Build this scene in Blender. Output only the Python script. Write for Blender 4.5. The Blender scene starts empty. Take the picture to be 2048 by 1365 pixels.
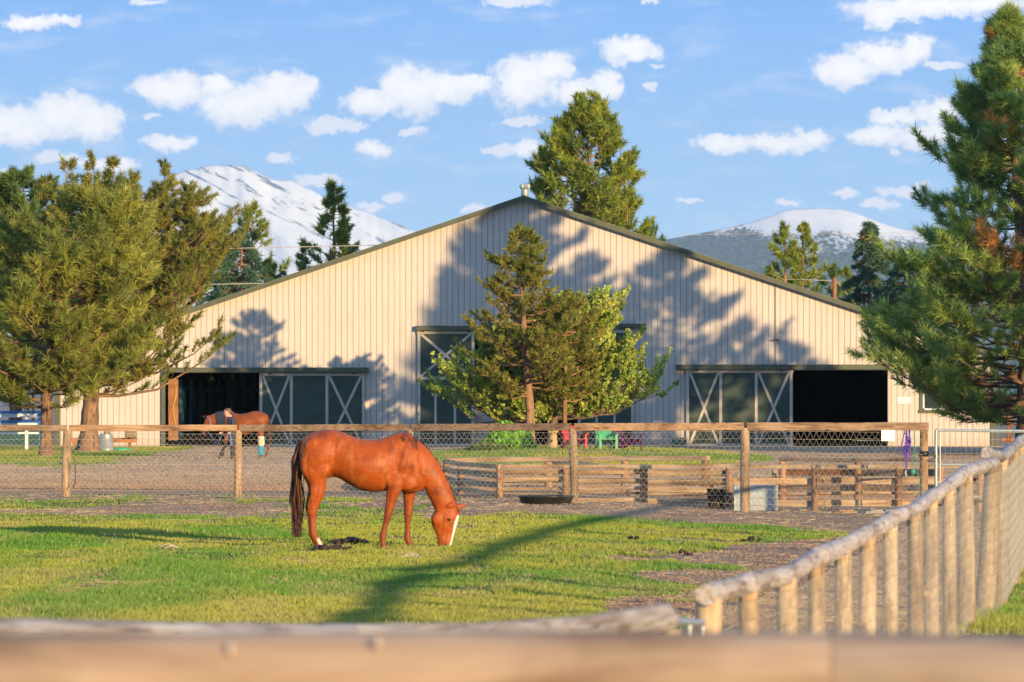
import bpy, math, random
import numpy as np
from mathutils import Vector, Matrix, Euler
random.seed(7)
R = math.radians
F = 9300.0      # focal length in pixels of a 2048 px wide picture
H = 1.95        # eye height
HAZE = 4.0e-5
YH = 795.0      # horizon row
COL = bpy.context.scene.collection
SC = bpy.context.scene

# ---------------------------------------------------------------- camera
cam = bpy.data.cameras.new("camera")
camo = bpy.data.objects.new("camera", cam); COL.objects.link(camo)
camo.location = (0, 0, H); camo.rotation_euler = (R(90), 0, 0)
cam.sensor_width = 36; cam.lens = F / 2048 * 36
cam.shift_y = (YH - 682.5) / 2048
cam.clip_start = 0.5; cam.clip_end = 60000
cam.dof.use_dof = True; cam.dof.focus_distance = 96; cam.dof.aperture_fstop = 6.0
SC.camera = camo

# ---------------------------------------------------------------- sun, view
AZ, EL = R(31), R(7.4)
SUND = Vector((-math.sin(AZ) * math.cos(EL), math.cos(AZ) * math.cos(EL), -math.sin(EL)))
sun = bpy.data.lights.new("sun", 'SUN'); sun.energy = 4.8; sun.angle = R(0.5)
sun.color = (1.0, 0.71, 0.37)
suno = bpy.data.objects.new("sun", sun); COL.objects.link(suno)
suno.rotation_euler = SUND.to_track_quat('-Z', 'Y').to_euler()
suno.location = (20, -20, 30)
vs = SC.view_settings
vs.view_transform = 'Standard'; vs.look = 'None'; vs.exposure = 0.55; vs.gamma = 1.0
vs.use_curve_mapping = False
SC.cycles.volume_bounces = 0
SC.cycles.max_bounces = 8
SC.cycles.transparent_max_bounces = 8

# ---------------------------------------------------------------- world: sky with clouds
class NT:
    def __init__(s, nt): s.t = nt; s.n = nt.nodes; s.l = nt.links
    def new(s, typ, **kw):
        n = s.n.new(typ)
        for k, v in kw.items():
            if k == 'ins':
                for i, val in v.items():
                    if hasattr(val, 'is_linked') or isinstance(val, bpy.types.NodeSocket): s.l.new(val, n.inputs[i])
                    else: n.inputs[i].default_value = val
            else: setattr(n, k, v)
        return n
    def math(s, op, a, b=0.0, c=None, clamp=False):
        n = s.n.new('ShaderNodeMath'); n.operation = op; n.use_clamp = clamp
        for i, v in enumerate((a, b) if c is None else (a, b, c)):
            if isinstance(v, bpy.types.NodeSocket): s.l.new(v, n.inputs[i])
            else: n.inputs[i].default_value = v
        return n.outputs[0]
    def vec(s, op, a, b=(0, 0, 0), c=None):
        n = s.n.new('ShaderNodeVectorMath'); n.operation = op
        for i, v in enumerate((a, b) if c is None else (a, b, c)):
            if isinstance(v, bpy.types.NodeSocket): s.l.new(v, n.inputs[i])
            else: n.inputs[i].default_value = v
        return n.outputs['Value'] if op == 'LENGTH' else n.outputs[0]
    def mix(s, f, a, b):
        n = s.n.new('ShaderNodeMix'); n.data_type = 'RGBA'
        for i, v in ((0, f), (6, a), (7, b)):
            if isinstance(v, bpy.types.NodeSocket): s.l.new(v, n.inputs[i])
            else: n.inputs[i].default_value = (v if i == 0 else tuple(v) + ((1,) if len(v) == 3 else ()))
        return n.outputs[2]
    def ramp(s, f, stops, interp='LINEAR'):
        n = s.n.new('ShaderNodeValToRGB'); n.color_ramp.interpolation = interp
        el = n.color_ramp.elements
        while len(el) < len(stops): el.new(0.5)
        for e, (p, c) in zip(el, stops):
            e.position = p; e.color = tuple(c) + (1,) if len(c) == 3 else c
        s.l.new(f, n.inputs[0]); return n.outputs[0]
    def noise(s, vec, scale, detail=4, rough=0.55, dist=0.0):
        n = s.n.new('ShaderNodeTexNoise'); n.inputs['Scale'].default_value = scale
        n.inputs['Detail'].default_value = detail; n.inputs['Roughness'].default_value = rough
        n.inputs['Distortion'].default_value = dist
        if vec is not None: s.l.new(vec, n.inputs['Vector'])
        return n
    def sstep(s, v, a, b):
        n = s.n.new('ShaderNodeMapRange'); n.interpolation_type = 'SMOOTHSTEP'
        s.l.new(v, n.inputs[0]); n.inputs[1].default_value = a; n.inputs[2].default_value = b
        return n.outputs[0]

CLOUDS = [(30,255,95,40),(120,232,85,42),(190,245,60,36),(60,48,55,16),(130,44,36,11),
 (350,180,82,36),(430,168,45,20),(480,212,88,44),(560,188,72,42),(605,178,36,26),(340,286,42,15),
 (120,318,46,12),(215,330,66,15),(740,205,58,26),(822,182,72,52),(900,182,64,34),(950,165,40,20),(670,252,62,13),
 (745,298,38,17),(565,320,28,11),(1045,165,68,52),(1100,140,48,32),(1150,186,56,24),(1215,172,32,30),
 (1260,102,62,25),(1005,300,40,13),(1062,296,30,16),(1040,245,50,10),(1450,288,62,20),(1560,284,90,20),(1625,272,42,16),
 (640,362,46,12),(790,400,25,12),(742,412,28,10),(955,420,38,9),(1850,16,150,26),(1760,30,55,24),(1970,8,80,20),
 (1030,2,70,12),(1300,2,20,6),(1695,140,66,36),(1765,112,70,36),(1830,98,40,26),(1885,128,38,10),(1760,272,58,24),(1850,270,72,26),
 (1790,232,56,16),(1880,222,52,26),(1695,385,26,9),(1760,408,36,11),(1812,381,52,12),(1570,402,28,7),
 (1300,172,12,6),(305,235,20,5),(2,345,30,7),(1790,300,14,5),(830,262,30,9),(1380,400,26,6),(1315,130,14,5),(290,2,34,7)]
w = bpy.data.worlds.new("World"); SC.world = w; w.use_nodes = True
T = NT(w.node_tree); T.n.clear()
tc = T.new('ShaderNodeTexCoord'); D = tc.outputs['Generated']
sep = T.new('ShaderNodeSeparateXYZ', ins={0: D})
sky = T.new('ShaderNodeTexSky', sky_type='NISHITA'); sky.sun_disc = False
sky.sun_elevation = EL; sky.sun_rotation = R(180) - AZ
sky.air_density = 1.0; sky.dust_density = 0.6; sky.ozone_density = 2.0
skyc = T.vec('SCALE', sky.outputs[0]); skyc.node.inputs['Scale'].default_value = 0.10
grad = T.ramp(sep.outputs[2], [(0.0, (0.48, 0.64, 0.79)), (0.018, (0.39, 0.58, 0.79)), (0.045, (0.245, 0.48, 0.79)),
                               (0.088, (0.120, 0.34, 0.76)), (0.25, (0.21, 0.38, 0.68)), (1.0, (0.23, 0.38, 0.67))])
base = T.mix(0.94, skyc, grad)
yc = T.math('MAXIMUM', sep.outputs[1], 0.02)
u = T.math('DIVIDE', sep.outputs[0], yc); v = T.math('DIVIDE', sep.outputs[2], yc)
uv = T.new('ShaderNodeCombineXYZ', ins={0: u, 1: v}).outputs[0]
n1 = T.noise(uv, 150, 5, 0.6); n2 = T.noise(uv, 620, 6, 0.6)
o1 = T.vec('MULTIPLY_ADD', n1.outputs['Color'], (0.0075, 0.0052, 0), (-0.00375, -0.0026, 0))
o2 = T.vec('MULTIPLY_ADD', n2.outputs['Color'], (0.0032, 0.0026, 0), (-0.0016, -0.0013, 0))
uvd = T.vec('ADD', uv, T.vec('ADD', o1, o2))
field = None; low = None
for (cx, cy, rx, ry) in CLOUDS:
    cu, cv = (cx - 1024) / F, (YH - cy) / F
    p = T.vec('MULTIPLY_ADD', uvd, (F / rx / 1.2, F / ry / 1.2, 0), (-cu * F / rx / 1.2, -cv * F / ry / 1.2, 0))
    g = T.math('SUBTRACT', 1.0, T.vec('LENGTH', p))
    field = g if field is None else T.math('SMOOTH_MAX', field, g, 0.12)
    if ry > 14:      # the same field a little lower down: tells where a cloud's base is
        g2 = T.math('SUBTRACT', 1.0, T.vec('LENGTH', T.vec('ADD', p, (0, -0.55, 0))))
        low = g2 if low is None else T.math('SMOOTH_MAX', low, g2, 0.12)
n3 = T.noise(uv, 260, 6, 0.62); n4 = T.noise(uv, 60, 3, 0.5)
fld = T.math('MULTIPLY_ADD', T.math('SUBTRACT', n3.outputs[0], 0.5), 1.2, field)
alpha = T.sstep(fld, -0.08, 0.42)
# thin veils
veil = T.math('MULTIPLY', T.sstep(T.noise(T.vec('MULTIPLY', uv, (60, 190, 0)), 1.0, 6, 0.62).outputs[0], 0.48, 0.75), 0.34)
alpha2 = T.math('MAXIMUM', T.math('MULTIPLY', alpha, 0.97), veil)
shade = T.sstep(fld, 0.05, 0.95)
n5 = T.noise(uv, 330, 4, 0.5)
sh2 = T.math('MULTIPLY_ADD', n5.outputs[0], 0.9, T.math('MULTIPLY', shade, 0.55), clamp=True)
top_ = T.math('MULTIPLY_ADD', T.sstep(low, -0.45, 0.25), 0.72, 0.28)
sh3 = T.math('MULTIPLY', T.math('MAXIMUM', sh2, 0.35), T.math('MAXIMUM', top_, 0.0))
ccol = T.mix(T.math('MULTIPLY_ADD', sh3, 0.9, 0.1), (0.58, 0.62, 0.75), (0.88, 0.86, 0.85))
fin = T.mix(alpha2, base, ccol)
front = T.math('GREATER_THAN', sep.outputs[1], 0.3)
fin2 = T.mix(front, base, fin)
bg = T.new('ShaderNodeBackground', ins={0: fin2, 1: 1.0})
T.l.new(bg.outputs[0], T.new('ShaderNodeOutputWorld').inputs[0])
w.cycles.sampling_method = 'MANUAL'; w.cycles.sample_map_resolution = 512

# ---------------------------------------------------------------- helpers
def lerp(a, b, t): return a + (b - a) * t
def P(x, y, d): return np.array([(x - 1024) * d / F, d, H - (y - YH) * d / F])
def GX(x, d): return (x - 1024) * d / F
def nrm(a):
    a = np.asarray(a, float); return a / np.maximum(np.linalg.norm(a, axis=-1, keepdims=True), 1e-9)

def _hash(ix, iy, s):
    h = (ix.astype(np.int64) * 374761393 + iy.astype(np.int64) * 668265263 + s * 974711) & 0xffffffff
    h = ((h ^ (h >> 13)) * 1274126177) & 0xffffffff
    h = h ^ (h >> 16)
    return (h & 0xffff) / 65535.0
def vnoise(x, y, s=0):
    x = np.asarray(x, float); y = np.asarray(y, float)
    ix = np.floor(x); iy = np.floor(y); fx = x - ix; fy = y - iy
    fx = fx * fx * (3 - 2 * fx); fy = fy * fy * (3 - 2 * fy)
    a = _hash(ix, iy, s); b = _hash(ix + 1, iy, s); c = _hash(ix, iy + 1, s); d = _hash(ix + 1, iy + 1, s)
    return (a * (1 - fx) + b * fx) * (1 - fy) + (c * (1 - fx) + d * fx) * fy
def fbm(x, y, s=0, o=4):
    r = 0; a = 0.5; t = 0
    for i in range(o):
        r = r + a * vnoise(x * 2**i, y * 2**i, s + i * 17); t += a; a *= 0.5
    return r / t

def tag(o, label=None, cat=None, group=None, kind=None):
    if label: o['label'] = label
    if cat: o['category'] = cat
    if group: o['group'] = group
    if kind: o['kind'] = kind
    return o
def empty(name, loc=(0, 0, 0), rz=0.0):
    o = bpy.data.objects.new(name, None); COL.objects.link(o)
    o.location = loc; o.rotation_euler = (0, 0, rz); o.empty_display_size = 0.2
    return o
def thing(name, label, cat, loc=(0, 0, 0), rz=0.0, group=None):
    return tag(empty(name, loc, rz), label, cat, group)

class MB:
    """collects geometry (world or local coordinates) for ONE mesh object"""
    def __init__(s): s.v = []; s.f = []; s.lc = []; s.c = []; s.n = 0
    def add(s, verts, faces, lc=None, col=None):
        verts = np.asarray(verts, float)
        b = s.n; s.v.append(verts); s.n += len(verts)
        s.f += [tuple(int(i) + b for i in f) for f in faces]
        s.lc.append(verts if lc is None else np.asarray(lc, float))
        if col is not None: s.c.append(np.tile(np.array(tuple(col)[:3] + (1,)), (len(verts), 1)) if np.ndim(col) == 1 else np.asarray(col))
        else: s.c.append(np.ones((len(verts), 4)))
        return s
    def box(s, c, size, rz=0.0, ry=0.0, rx=0.0, M=None, col=None):
        sx, sy, sz = [q / 2 for q in size]
        L = np.array([[x, y, z] for x in (-sx, sx) for y in (-sy, sy) for z in (-sz, sz)])
        m = np.array(M) if M is not None else np.array(Euler((rx, ry, rz)).to_matrix())
        W = L @ m.T + np.asarray(c, float)
        k = int(np.argmax(size)); order = [i for i in range(3) if i != k] + [k]
        off = np.array([random.random() * 9, random.random() * 9, random.random() * 50])
        F6 = [(0, 1, 3, 2), (4, 6, 7, 5), (0, 4, 5, 1), (2, 3, 7, 6), (0, 2, 6, 4), (1, 5, 7, 3)]
        return s.add(W, F6, L[:, order] + off, col)
    def beam(s, a, b, w, h, up=(0, 0, 1), col=None):
        a = np.asarray(a, float); b = np.asarray(b, float); d = b - a; L = np.linalg.norm(d); d = d / L
        side = np.cross(d, up); side /= np.linalg.norm(side); u2 = np.cross(side, d)
        M = np.stack([side, d, u2], axis=1)
        return s.box((a + b) / 2, (w, L, h), M=M, col=col)
    def tube(s, pts, rad, n=8, cap=True, jit=0.0, col=None, flat=1.0, rng=None, sub=1):
        pts = np.asarray(pts, float); rad = np.ones(len(pts)) * rad
        if sub > 1:
            t = np.arange(len(pts)); tt = np.linspace(0, len(pts) - 1, (len(pts) - 1) * sub + 1)
            pts = np.stack([np.interp(tt, t, pts[:, i]) for i in range(3)], 1); rad = np.interp(tt, t, rad)
        m = len(pts)
        tg = np.gradient(pts, axis=0); tg = nrm(tg)
        ref = np.array([0, 0, 1.0]) if abs(tg[0][2]) < 0.8 else np.array([1.0, 0, 0])
        V = []; LC = []; al = 0
        off = np.random.RandomState(random.randrange(1 << 30)).rand(3) * 40
        rr = np.random.RandomState(random.randrange(1 << 30))
        prof = 1 + jit * (rr.rand(n) - 0.5)
        for i in range(m):
            t = tg[i]; a = ref - t * np.dot(ref, t); a /= np.linalg.norm(a); b = np.cross(t, a); ref = a
            if i: al += np.linalg.norm(pts[i] - pts[i - 1])
            pj = prof * (1 + jit * 0.7 * (rr.rand(n) - 0.5))
            for k in range(n):
                th = 2 * math.pi * k / n
                V.append(pts[i] + (a * math.cos(th) * flat + b * math.sin(th)) * rad[i] * pj[k])
                LC.append((math.cos(th) * rad[i] + off[0], math.sin(th) * rad[i] + off[1], al + off[2]))
        Fc = []
        for i in range(m - 1):
            for k in range(n):
                k2 = (k + 1) % n
                Fc.append((i * n + k, i * n + k2, (i + 1) * n + k2, (i + 1) * n + k))
        if cap:      # end caps get vertices of their own so that their edge stays crisp
            q = len(V); V = V + V[:n] + V[(m - 1) * n:m * n]; LC = LC + LC[:n] + LC[(m - 1) * n:m * n]
            Fc.append(tuple(range(q + n - 1, q - 1, -1))); Fc.append(tuple(range(q + n, q + 2 * n)))
        return s.add(V, Fc, LC, col)
    def lathe(s, c, prof, n=20, col=None, sx=1.0, sy=1.0, flute=0.0):
        V = []; Fc = []
        for (r, z) in prof:
            for k in range(n):
                th = 2 * math.pi * k / n; q = r * (1 - flute * (k % 2))
                V.append((c[0] + q * math.cos(th) * sx, c[1] + q * math.sin(th) * sy, c[2] + z))
        for i in range(len(prof) - 1):
            for k in range(n):
                k2 = (k + 1) % n; Fc.append((i * n + k, i * n + k2, (i + 1) * n + k2, (i + 1) * n + k))
        Fc.append(tuple(range(n - 1, -1, -1))); Fc.append(tuple((len(prof) - 1) * n + k for k in range(n)))
        return s.add(V, Fc, None, col)
    def build(s, name, mat, parent=None, smooth=False, bevel=0.0):
        me = bpy.data.meshes.new(name)
        V = np.concatenate(s.v)
        me.from_pydata(V.tolist(), [], s.f)
        at = me.attributes.new('lc', 'FLOAT_VECTOR', 'POINT'); at.data.foreach_set('vector', np.concatenate(s.lc).astype(np.float32).ravel())
        ac = me.attributes.new('col', 'FLOAT_COLOR', 'POINT'); ac.data.foreach_set('color', np.concatenate(s.c).astype(np.float32).ravel())
        if smooth: me.polygons.foreach_set('use_smooth', [len(p.vertices) <= 4 for p in me.polygons])
        me.materials.append(mat); me.update()
        o = bpy.data.objects.new(name, me); COL.objects.link(o)
        if parent:
            o.parent = parent
        if bevel:
            b = o.modifiers.new('bevel', 'BEVEL'); b.width = bevel; b.segments = 2; b.limit_method = 'ANGLE'
        return o

def fastmesh(name, V, nper, mat, parent=None, col=None, smooth=False):
    """V (N*nper,3): consecutive groups of nper vertices are polygons"""
    V = np.asarray(V, np.float32).reshape(-1, 3); n = len(V); k = n // nper
    me = bpy.data.meshes.new(name)
    me.vertices.add(n); me.vertices.foreach_set('co', V.ravel())
    me.loops.add(n); me.loops.foreach_set('vertex_index', np.arange(n, dtype=np.int32))
    me.polygons.add(k); me.polygons.foreach_set('loop_start', np.arange(0, n, nper, dtype=np.int32))
    me.update(calc_edges=True)
    if col is not None:
        ac = me.attributes.new('col', 'FLOAT_COLOR', 'POINT'); ac.data.foreach_set('color', np.asarray(col, np.float32).ravel())
    me.materials.append(mat)
    o = bpy.data.objects.new(name, me); COL.objects.link(o)
    if parent: o.parent = parent
    return o

# ---------------------------------------------------------------- materials
def newmat(name):
    m = bpy.data.materials.new(name); m.use_nodes = True
    t = NT(m.node_tree); t.n.clear()
    out = t.new('ShaderNodeOutputMaterial'); b = t.new('ShaderNodeBsdfPrincipled')
    t.l.new(b.outputs[0], out.inputs[0])
    return m, t, b, out
def plain(name, col, rough=0.6, metal=0.0, var=0.15, scale=3.0, spec=0.4, bump=0.0, dirt=None):
    m, t, b, out = newmat(name)
    tcn = t.new('ShaderNodeTexCoord').outputs['Object']
    nz = t.noise(tcn, scale, 5, 0.6)
    lo = tuple(c * (1 - var) for c in col); hi = tuple(min(1, c * (1 + var)) for c in col)
    c = t.ramp(nz.outputs[0], [(0.3, lo), (0.7, hi)])
    if dirt:
        nd = t.noise(tcn, scale * 0.4, 6, 0.65)
        c = t.mix(t.sstep(nd.outputs[0], 0.5, 0.75), c, dirt)
    t.l.new(c, b.inputs['Base Color'])
    b.inputs['Roughness'].default_value = rough; b.inputs['Metallic'].default_value = metal
    b.inputs['Specular IOR Level'].default_value = spec
    if bump:
        bn = t.new('ShaderNodeBump', ins={'Height': nz.outputs[0]}); bn.inputs['Distance'].default_value = bump
        t.l.new(bn.outputs[0], b.inputs['Normal'])
    return m
def wood(name, c1, c2, c3, grain=26.0, along=2.2, rough=0.85, bump=0.006, knots=True, crack=0.5):
    m, t, b, out = newmat(name)
    a = t.new('ShaderNodeAttribute', attribute_name='lc').outputs['Vector']
    s1 = t.vec('MULTIPLY', a, (grain, grain, along))
    nz = t.noise(s1, 1.0, 6, 0.62, 0.6); big = t.noise(a, 1.3, 4, 0.55)
    cc = t.ramp(nz.outputs[0], [(0.30, c3), (0.46, c1), (0.70, c2)])
    cc = t.mix(t.sstep(big.outputs[0], 0.40, 0.68), cc, t.ramp(nz.outputs[0], [(0.3, tuple(x * 0.5 for x in c3)), (0.7, tuple(x * 0.86 for x in c1))]))
    s2 = t.vec('MULTIPLY', a, (grain * 2.2, grain * 2.2, along * 0.9))
    cr = t.noise(s2, 1.0, 3, 0.5, 1.2)
    ck = t.math('MULTIPLY', t.sstep(cr.outputs[0], 0.40, 0.30), crack)
    cc = t.mix(ck, cc, tuple(x * 0.28 for x in c3))
    if knots:
        vo = t.new('ShaderNodeTexVoronoi'); vo.inputs['Scale'].default_value = 1.0
        t.l.new(t.vec('MULTIPLY', a, (3.5, 3.5, 2.0)), vo.inputs['Vector'])
        cc = t.mix(t.math('MULTIPLY', t.sstep(vo.outputs[0], 0.13, 0.05), 0.7), cc, tuple(x * 0.4 for x in c3))
    rnd = t.new('ShaderNodeObjectInfo').outputs['Random']      # each log weathers a little differently
    cc = t.vec('MULTIPLY', cc, t.ramp(rnd, [(0.0, (0.78, 0.80, 0.84)), (0.5, (1.0, 1.0, 1.0)), (1.0, (1.12, 1.06, 0.98))]))
    t.l.new(cc, b.inputs['Base Color']); b.inputs['Roughness'].default_value = rough
    b.inputs['Specular IOR Level'].default_value = 0.25
    h = t.math('SUBTRACT', nz.outputs[0], t.math('MULTIPLY', ck, 0.8))
    bn = t.new('ShaderNodeBump', ins={'Height': h}); bn.inputs['Distance'].default_value = bump
    t.l.new(bn.outputs[0], b.inputs['Normal'])
    return m
def leafmat(name, trans=0.3, rough=0.55):
    m, t, b, out = newmat(name)
    a = t.new('ShaderNodeAttribute', attribute_name='col').outputs['Color']
    t.l.new(a, b.inputs['Base Color']); b.inputs['Roughness'].default_value = rough
    b.inputs['Specular IOR Level'].default_value = 0.3
    tr = t.new('ShaderNodeBsdfTranslucent'); t.l.new(a, tr.inputs[0])
    mx = t.new('ShaderNodeMixShader', ins={0: trans, 1: b.outputs[0], 2: tr.outputs[0]})
    t.l.new(mx.outputs[0], out.inputs[0])
    return m
def colmat(name, rough=0.6, spec=0.4, var=0.12, scale=20, bump=0.0, sheen=0.0):
    m, t, b, out = newmat(name)
    a = t.new('ShaderNodeAttribute', attribute_name='col').outputs['Color']
    nz = t.noise(t.new('ShaderNodeTexCoord').outputs['Object'], scale, 4, 0.6)
    g = t.ramp(nz.outputs[0], [(0.3, (1 - var,) * 3), (0.7, (1 + var,) * 3)])
    c = t.vec('MULTIPLY', a, g); t.l.new(c, b.inputs['Base Color'])
    b.inputs['Roughness'].default_value = rough; b.inputs['Specular IOR Level'].default_value = spec
    b.inputs['Sheen Weight'].default_value = sheen
    if bump:
        bn = t.new('ShaderNodeBump', ins={'Height': nz.outputs[0]}); bn.inputs['Distance'].default_value = bump
        t.l.new(bn.outputs[0], b.inputs['Normal'])
    return m
MT = {
 'rail': wood('rail_wood', (0.36, 0.235, 0.14), (0.50, 0.36, 0.22), (0.17, 0.09, 0.05)),
 'post': wood('post_wood', (0.42, 0.29, 0.17), (0.55, 0.41, 0.26), (0.26, 0.15, 0.085), grain=20, along=2.6, crack=0.75),
 'plank': wood('plank_wood', (0.46, 0.32, 0.19), (0.58, 0.44, 0.28), (0.27, 0.16, 0.09), grain=16, along=1.2),
 'pinkpost': wood('corral_post_wood', (0.34, 0.20, 0.12), (0.44, 0.28, 0.17), (0.19, 0.10, 0.06)),
 'grey': wood('weathered_grey_wood', (0.46, 0.43, 0.41), (0.62, 0.59, 0.56), (0.30, 0.22, 0.17), grain=26, along=5, knots=True, crack=0.45, bump=.02),
 'pale': wood('pale_post_wood', (0.50, 0.37, 0.23), (0.64, 0.52, 0.35), (0.27, 0.17, 0.10), grain=18, along=3, crack=0.6),
 'orange': wood('orange_board_wood', (0.50, 0.20, 0.07), (0.58, 0.27, 0.10), (0.36, 0.13, 0.05), crack=0.2, knots=False),
 'bark': wood('bark', (0.29, 0.17, 0.10), (0.40, 0.25, 0.15), (0.11, 0.06, 0.035), grain=9, along=2.2, bump=0.03, knots=False, crack=0.8),
 'twig': wood('twig_bark', (0.30, 0.20, 0.135), (0.42, 0.29, 0.20), (0.17, 0.10, 0.07), grain=9, along=2.2, knots=False),
 'needle': leafmat('needles', 0.33), 'leaf': leafmat('leaves', 0.35, 0.45),
 'wire': plain('galvanised_wire', (0.52, 0.47, 0.36), 0.5, 0.25),
 'galv': plain('galvanised_steel', (0.42, 0.46, 0.44), 0.45, 0.55, 0.2, 8, dirt=(0.42, 0.43, 0.38)),
 'black': plain('black_rubber', (0.02, 0.022, 0.02), 0.35, 0, 0.3, 4, dirt=(0.10, 0.085, 0.06)),
 'white': plain('white_paint', (0.78, 0.78, 0.78), 0.5, 0, 0.05, 6),
 'blue': plain('blue_paint', (0.035, 0.17, 0.50), 0.45, 0, 0.12, 5),
}
# ---------------------------------------------------------------- ground
def axis(segs):
    out = []
    for a, b, st in segs: out += list(np.arange(a, b - 1e-6, st))
    out.append(segs[-1][1]); return np.array(out)
gxs = axis([(-16000, -2000, 2000), (-2000, -200, 300), (-200, -40, 20), (-40, -20, 2.0), (-20, -10, 0.4), (-10, 10, 0.16),
            (10, 22, 0.5), (22, 50, 2.0), (50, 200, 25), (200, 2000, 300), (2000, 16000, 2000)])
gys = axis([(-600, -40, 80), (-40, 8, 4), (8, 36, 1.0), (36, 56, 0.12), (56, 95, 0.2), (95, 192, 0.6), (192, 400, 13), (400, 2000, 200), (2000, 14000, 2000)])
def sst(x, a, b):
    t = np.clip((x - a) / (b - a), 0, 1); return t * t * (3 - 2 * t)
def gheight(X, Y, bumps=True):
    X = np.asarray(X, float); Y = np.asarray(Y, float)
    z = -0.60 * (1 - sst(Y, 26, 40.5)) * sst(Y, 11, 22)
    z = z + 0.22 * np.exp(-((X - 1.5) / 5.5)**2 - ((Y - 160) / 14.0)**2)
    z = z - np.clip(0.045 * (X - 0.8), 0, 0.22) * sst(Y, 60, 78) * (1 - sst(Y, 96, 115))
    if bumps:
        m = sst(Y, 20, 40) * (1 - sst(Y, 92, 100))
        b = (fbm(X * 0.55, Y * 0.22, 3, 3) - 0.5) * 0.11 + (fbm(X * 1.9, Y * 1.1, 9, 3) - 0.5) * 0.05
        z = z + b * m + (fbm(X * .3, Y * .2, 5, 3) - .5) * 0.05 * (1 - m) * sst(Y, 90, 100)
    return z
def dirt_edge(Y): return np.interp(Y, [36, 41, 45, 50, 53, 57, 60, 65, 70, 76], [0.9, 1.0, 1.5, 1.35, 2.15, 1.4, 2.7, 3.9, 5.0, 6.0])
def weights(X, Y):
    """grass, dirt, gravel, straw shares of the ground cover"""
    n = fbm(X * 0.9, Y * 0.45, 21, 4) - 0.5; n2 = fbm(X * 0.35, Y * 0.12, 31, 3) - 0.5; n3 = fbm(X * 2.3, Y * 0.9, 41, 3) - 0.5
    top = np.interp(X, [-12, -6, -2, 1, 3, 6], [77, 77, 76, 77, 75.5, 72]) + n * 6
    g = 1 - sst(Y, top - 1.2, top + 1.0)
    g = g * (1 - sst(X + n * 2.0 + n3 * 1.2, dirt_edge(Y) - 0.15, dirt_edge(Y) + 0.25) * (1 - sst(Y, 66, 70) * (X < 5.2)))
    # thin strip of grass along the far fence at left
    g = np.maximum(g, sst(n + n3 * .5, -0.03, 0.1) * np.exp(-((Y - 88 + X * .3) / 3.5)**2) * 0.8 * (X < -1))
    g = np.maximum(g, sst(n2 + n * .6, 0.03, 0.12) * (Y > 76) * (Y < 88) * (X < -1.5) * 0.7)
    # right of the near fence
    g = np.maximum(g, sst(X - (3.7 + (Y - 40) * 0.135) + n, 0, .4) * (Y < 62) * (Y > 38))
    # grass beyond the yard at left, island under the trees, strip
    g = np.maximum(g, sst(-X + n * 2, 11.6, 12.6) * sst(Y + n * 20, 131, 135) * (1 - sst(Y, 181, 184)))
    g = np.maximum(g, sst(1.0 - ((X - 2.6 + n * 1.2) / 5.9)**2 - ((Y - 150) / 20.0)**2, 0.0, 0.18))
    worn = sst(fbm(X * 1.3, Y * 0.33, 51, 4), 0.65, 0.74) * 0.6 * (Y < 78)
    g = g * (1 - worn)
    gravel = sst(Y + n * 9, 98, 112) + 0 * X
    return np.clip(g, 0, 1), np.clip(gravel, 0, 1)
GXX, GYY = np.meshgrid(gxs, gys)
GZ = gheight(GXX, GYY)
gw, gg = weights(GXX, GYY)
nx, ny = len(gxs), len(gys)
me = bpy.data.meshes.new('ground')
V = np.stack([GXX, GYY, GZ], -1).reshape(-1, 3).astype(np.float32)
ii = (np.arange(ny - 1)[:, None] * nx + np.arange(nx - 1)[None, :]).ravel()
quads = np.stack([ii, ii + 1, ii + nx + 1, ii + nx], 1).astype(np.int32)
me.vertices.add(len(V)); me.vertices.foreach_set('co', V.ravel())
me.loops.add(quads.size); me.loops.foreach_set('vertex_index', quads.ravel())
me.polygons.add(len(quads)); me.polygons.foreach_set('loop_start', np.arange(0, quads.size, 4, dtype=np.int32))
me.polygons.foreach_set('use_smooth', np.ones(len(quads), bool))
me.update(calc_edges=True)
ac = me.attributes.new('wt', 'FLOAT_COLOR', 'POINT')
ac.data.foreach_set('color', np.stack([gw, gg, 0 * gw, 1 + 0 * gw], -1).astype(np.float32).ravel())
m, t, b, out = newmat('ground_cover')
wt = t.new('ShaderNodeAttribute', attribute_name='wt').outputs['Color']
sp = t.new('ShaderNodeSeparateColor', ins={0: wt})
pos = t.new('ShaderNodeNewGeometry').outputs['Position']
nf = t.noise(pos, 9.0, 8, 0.7); nm = t.noise(t.vec('MULTIPLY', pos, (1, .4, 1)), 1.1, 5, 0.6)
nst = t.noise(t.vec('MULTIPLY', pos, (5, 22, 5)), 1.0, 6, 0.7)
dirt = t.ramp(nf.outputs[0], [(0.25, (0.26, 0.155, 0.09)), (0.5, (0.42, 0.27, 0.165)), (0.75, (0.54, 0.37, 0.235))])
dirt = t.mix(t.sstep(nm.outputs[0], 0.45, 0.7), dirt, (0.23, 0.14, 0.085))
straw = t.ramp(nst.outputs[0], [(0.4, (0.24, 0.155, 0.095)), (0.62, (0.46, 0.35, 0.20))])
dirt = t.mix(0.35, dirt, straw)
grav = t.ramp(nf.outputs[0], [(0.25, (0.25, 0.195, 0.145)), (0.5, (0.38, 0.30, 0.22)), (0.75, (0.50, 0.41, 0.31))])
grav = t.mix(t.sstep(nm.outputs[0], 0.4, 0.7), grav, (0.27, 0.225, 0.18))
gra = t.ramp(nf.outputs[0], [(0.3, (0.09, 0.11, 0.025)), (0.7, (0.19, 0.20, 0.06))])
c = t.mix(sp.outputs[1], dirt, grav)
e = t.math('MULTIPLY_ADD', t.math('SUBTRACT', nf.outputs[0], 0.5), 0.9, sp.outputs[0])
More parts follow.
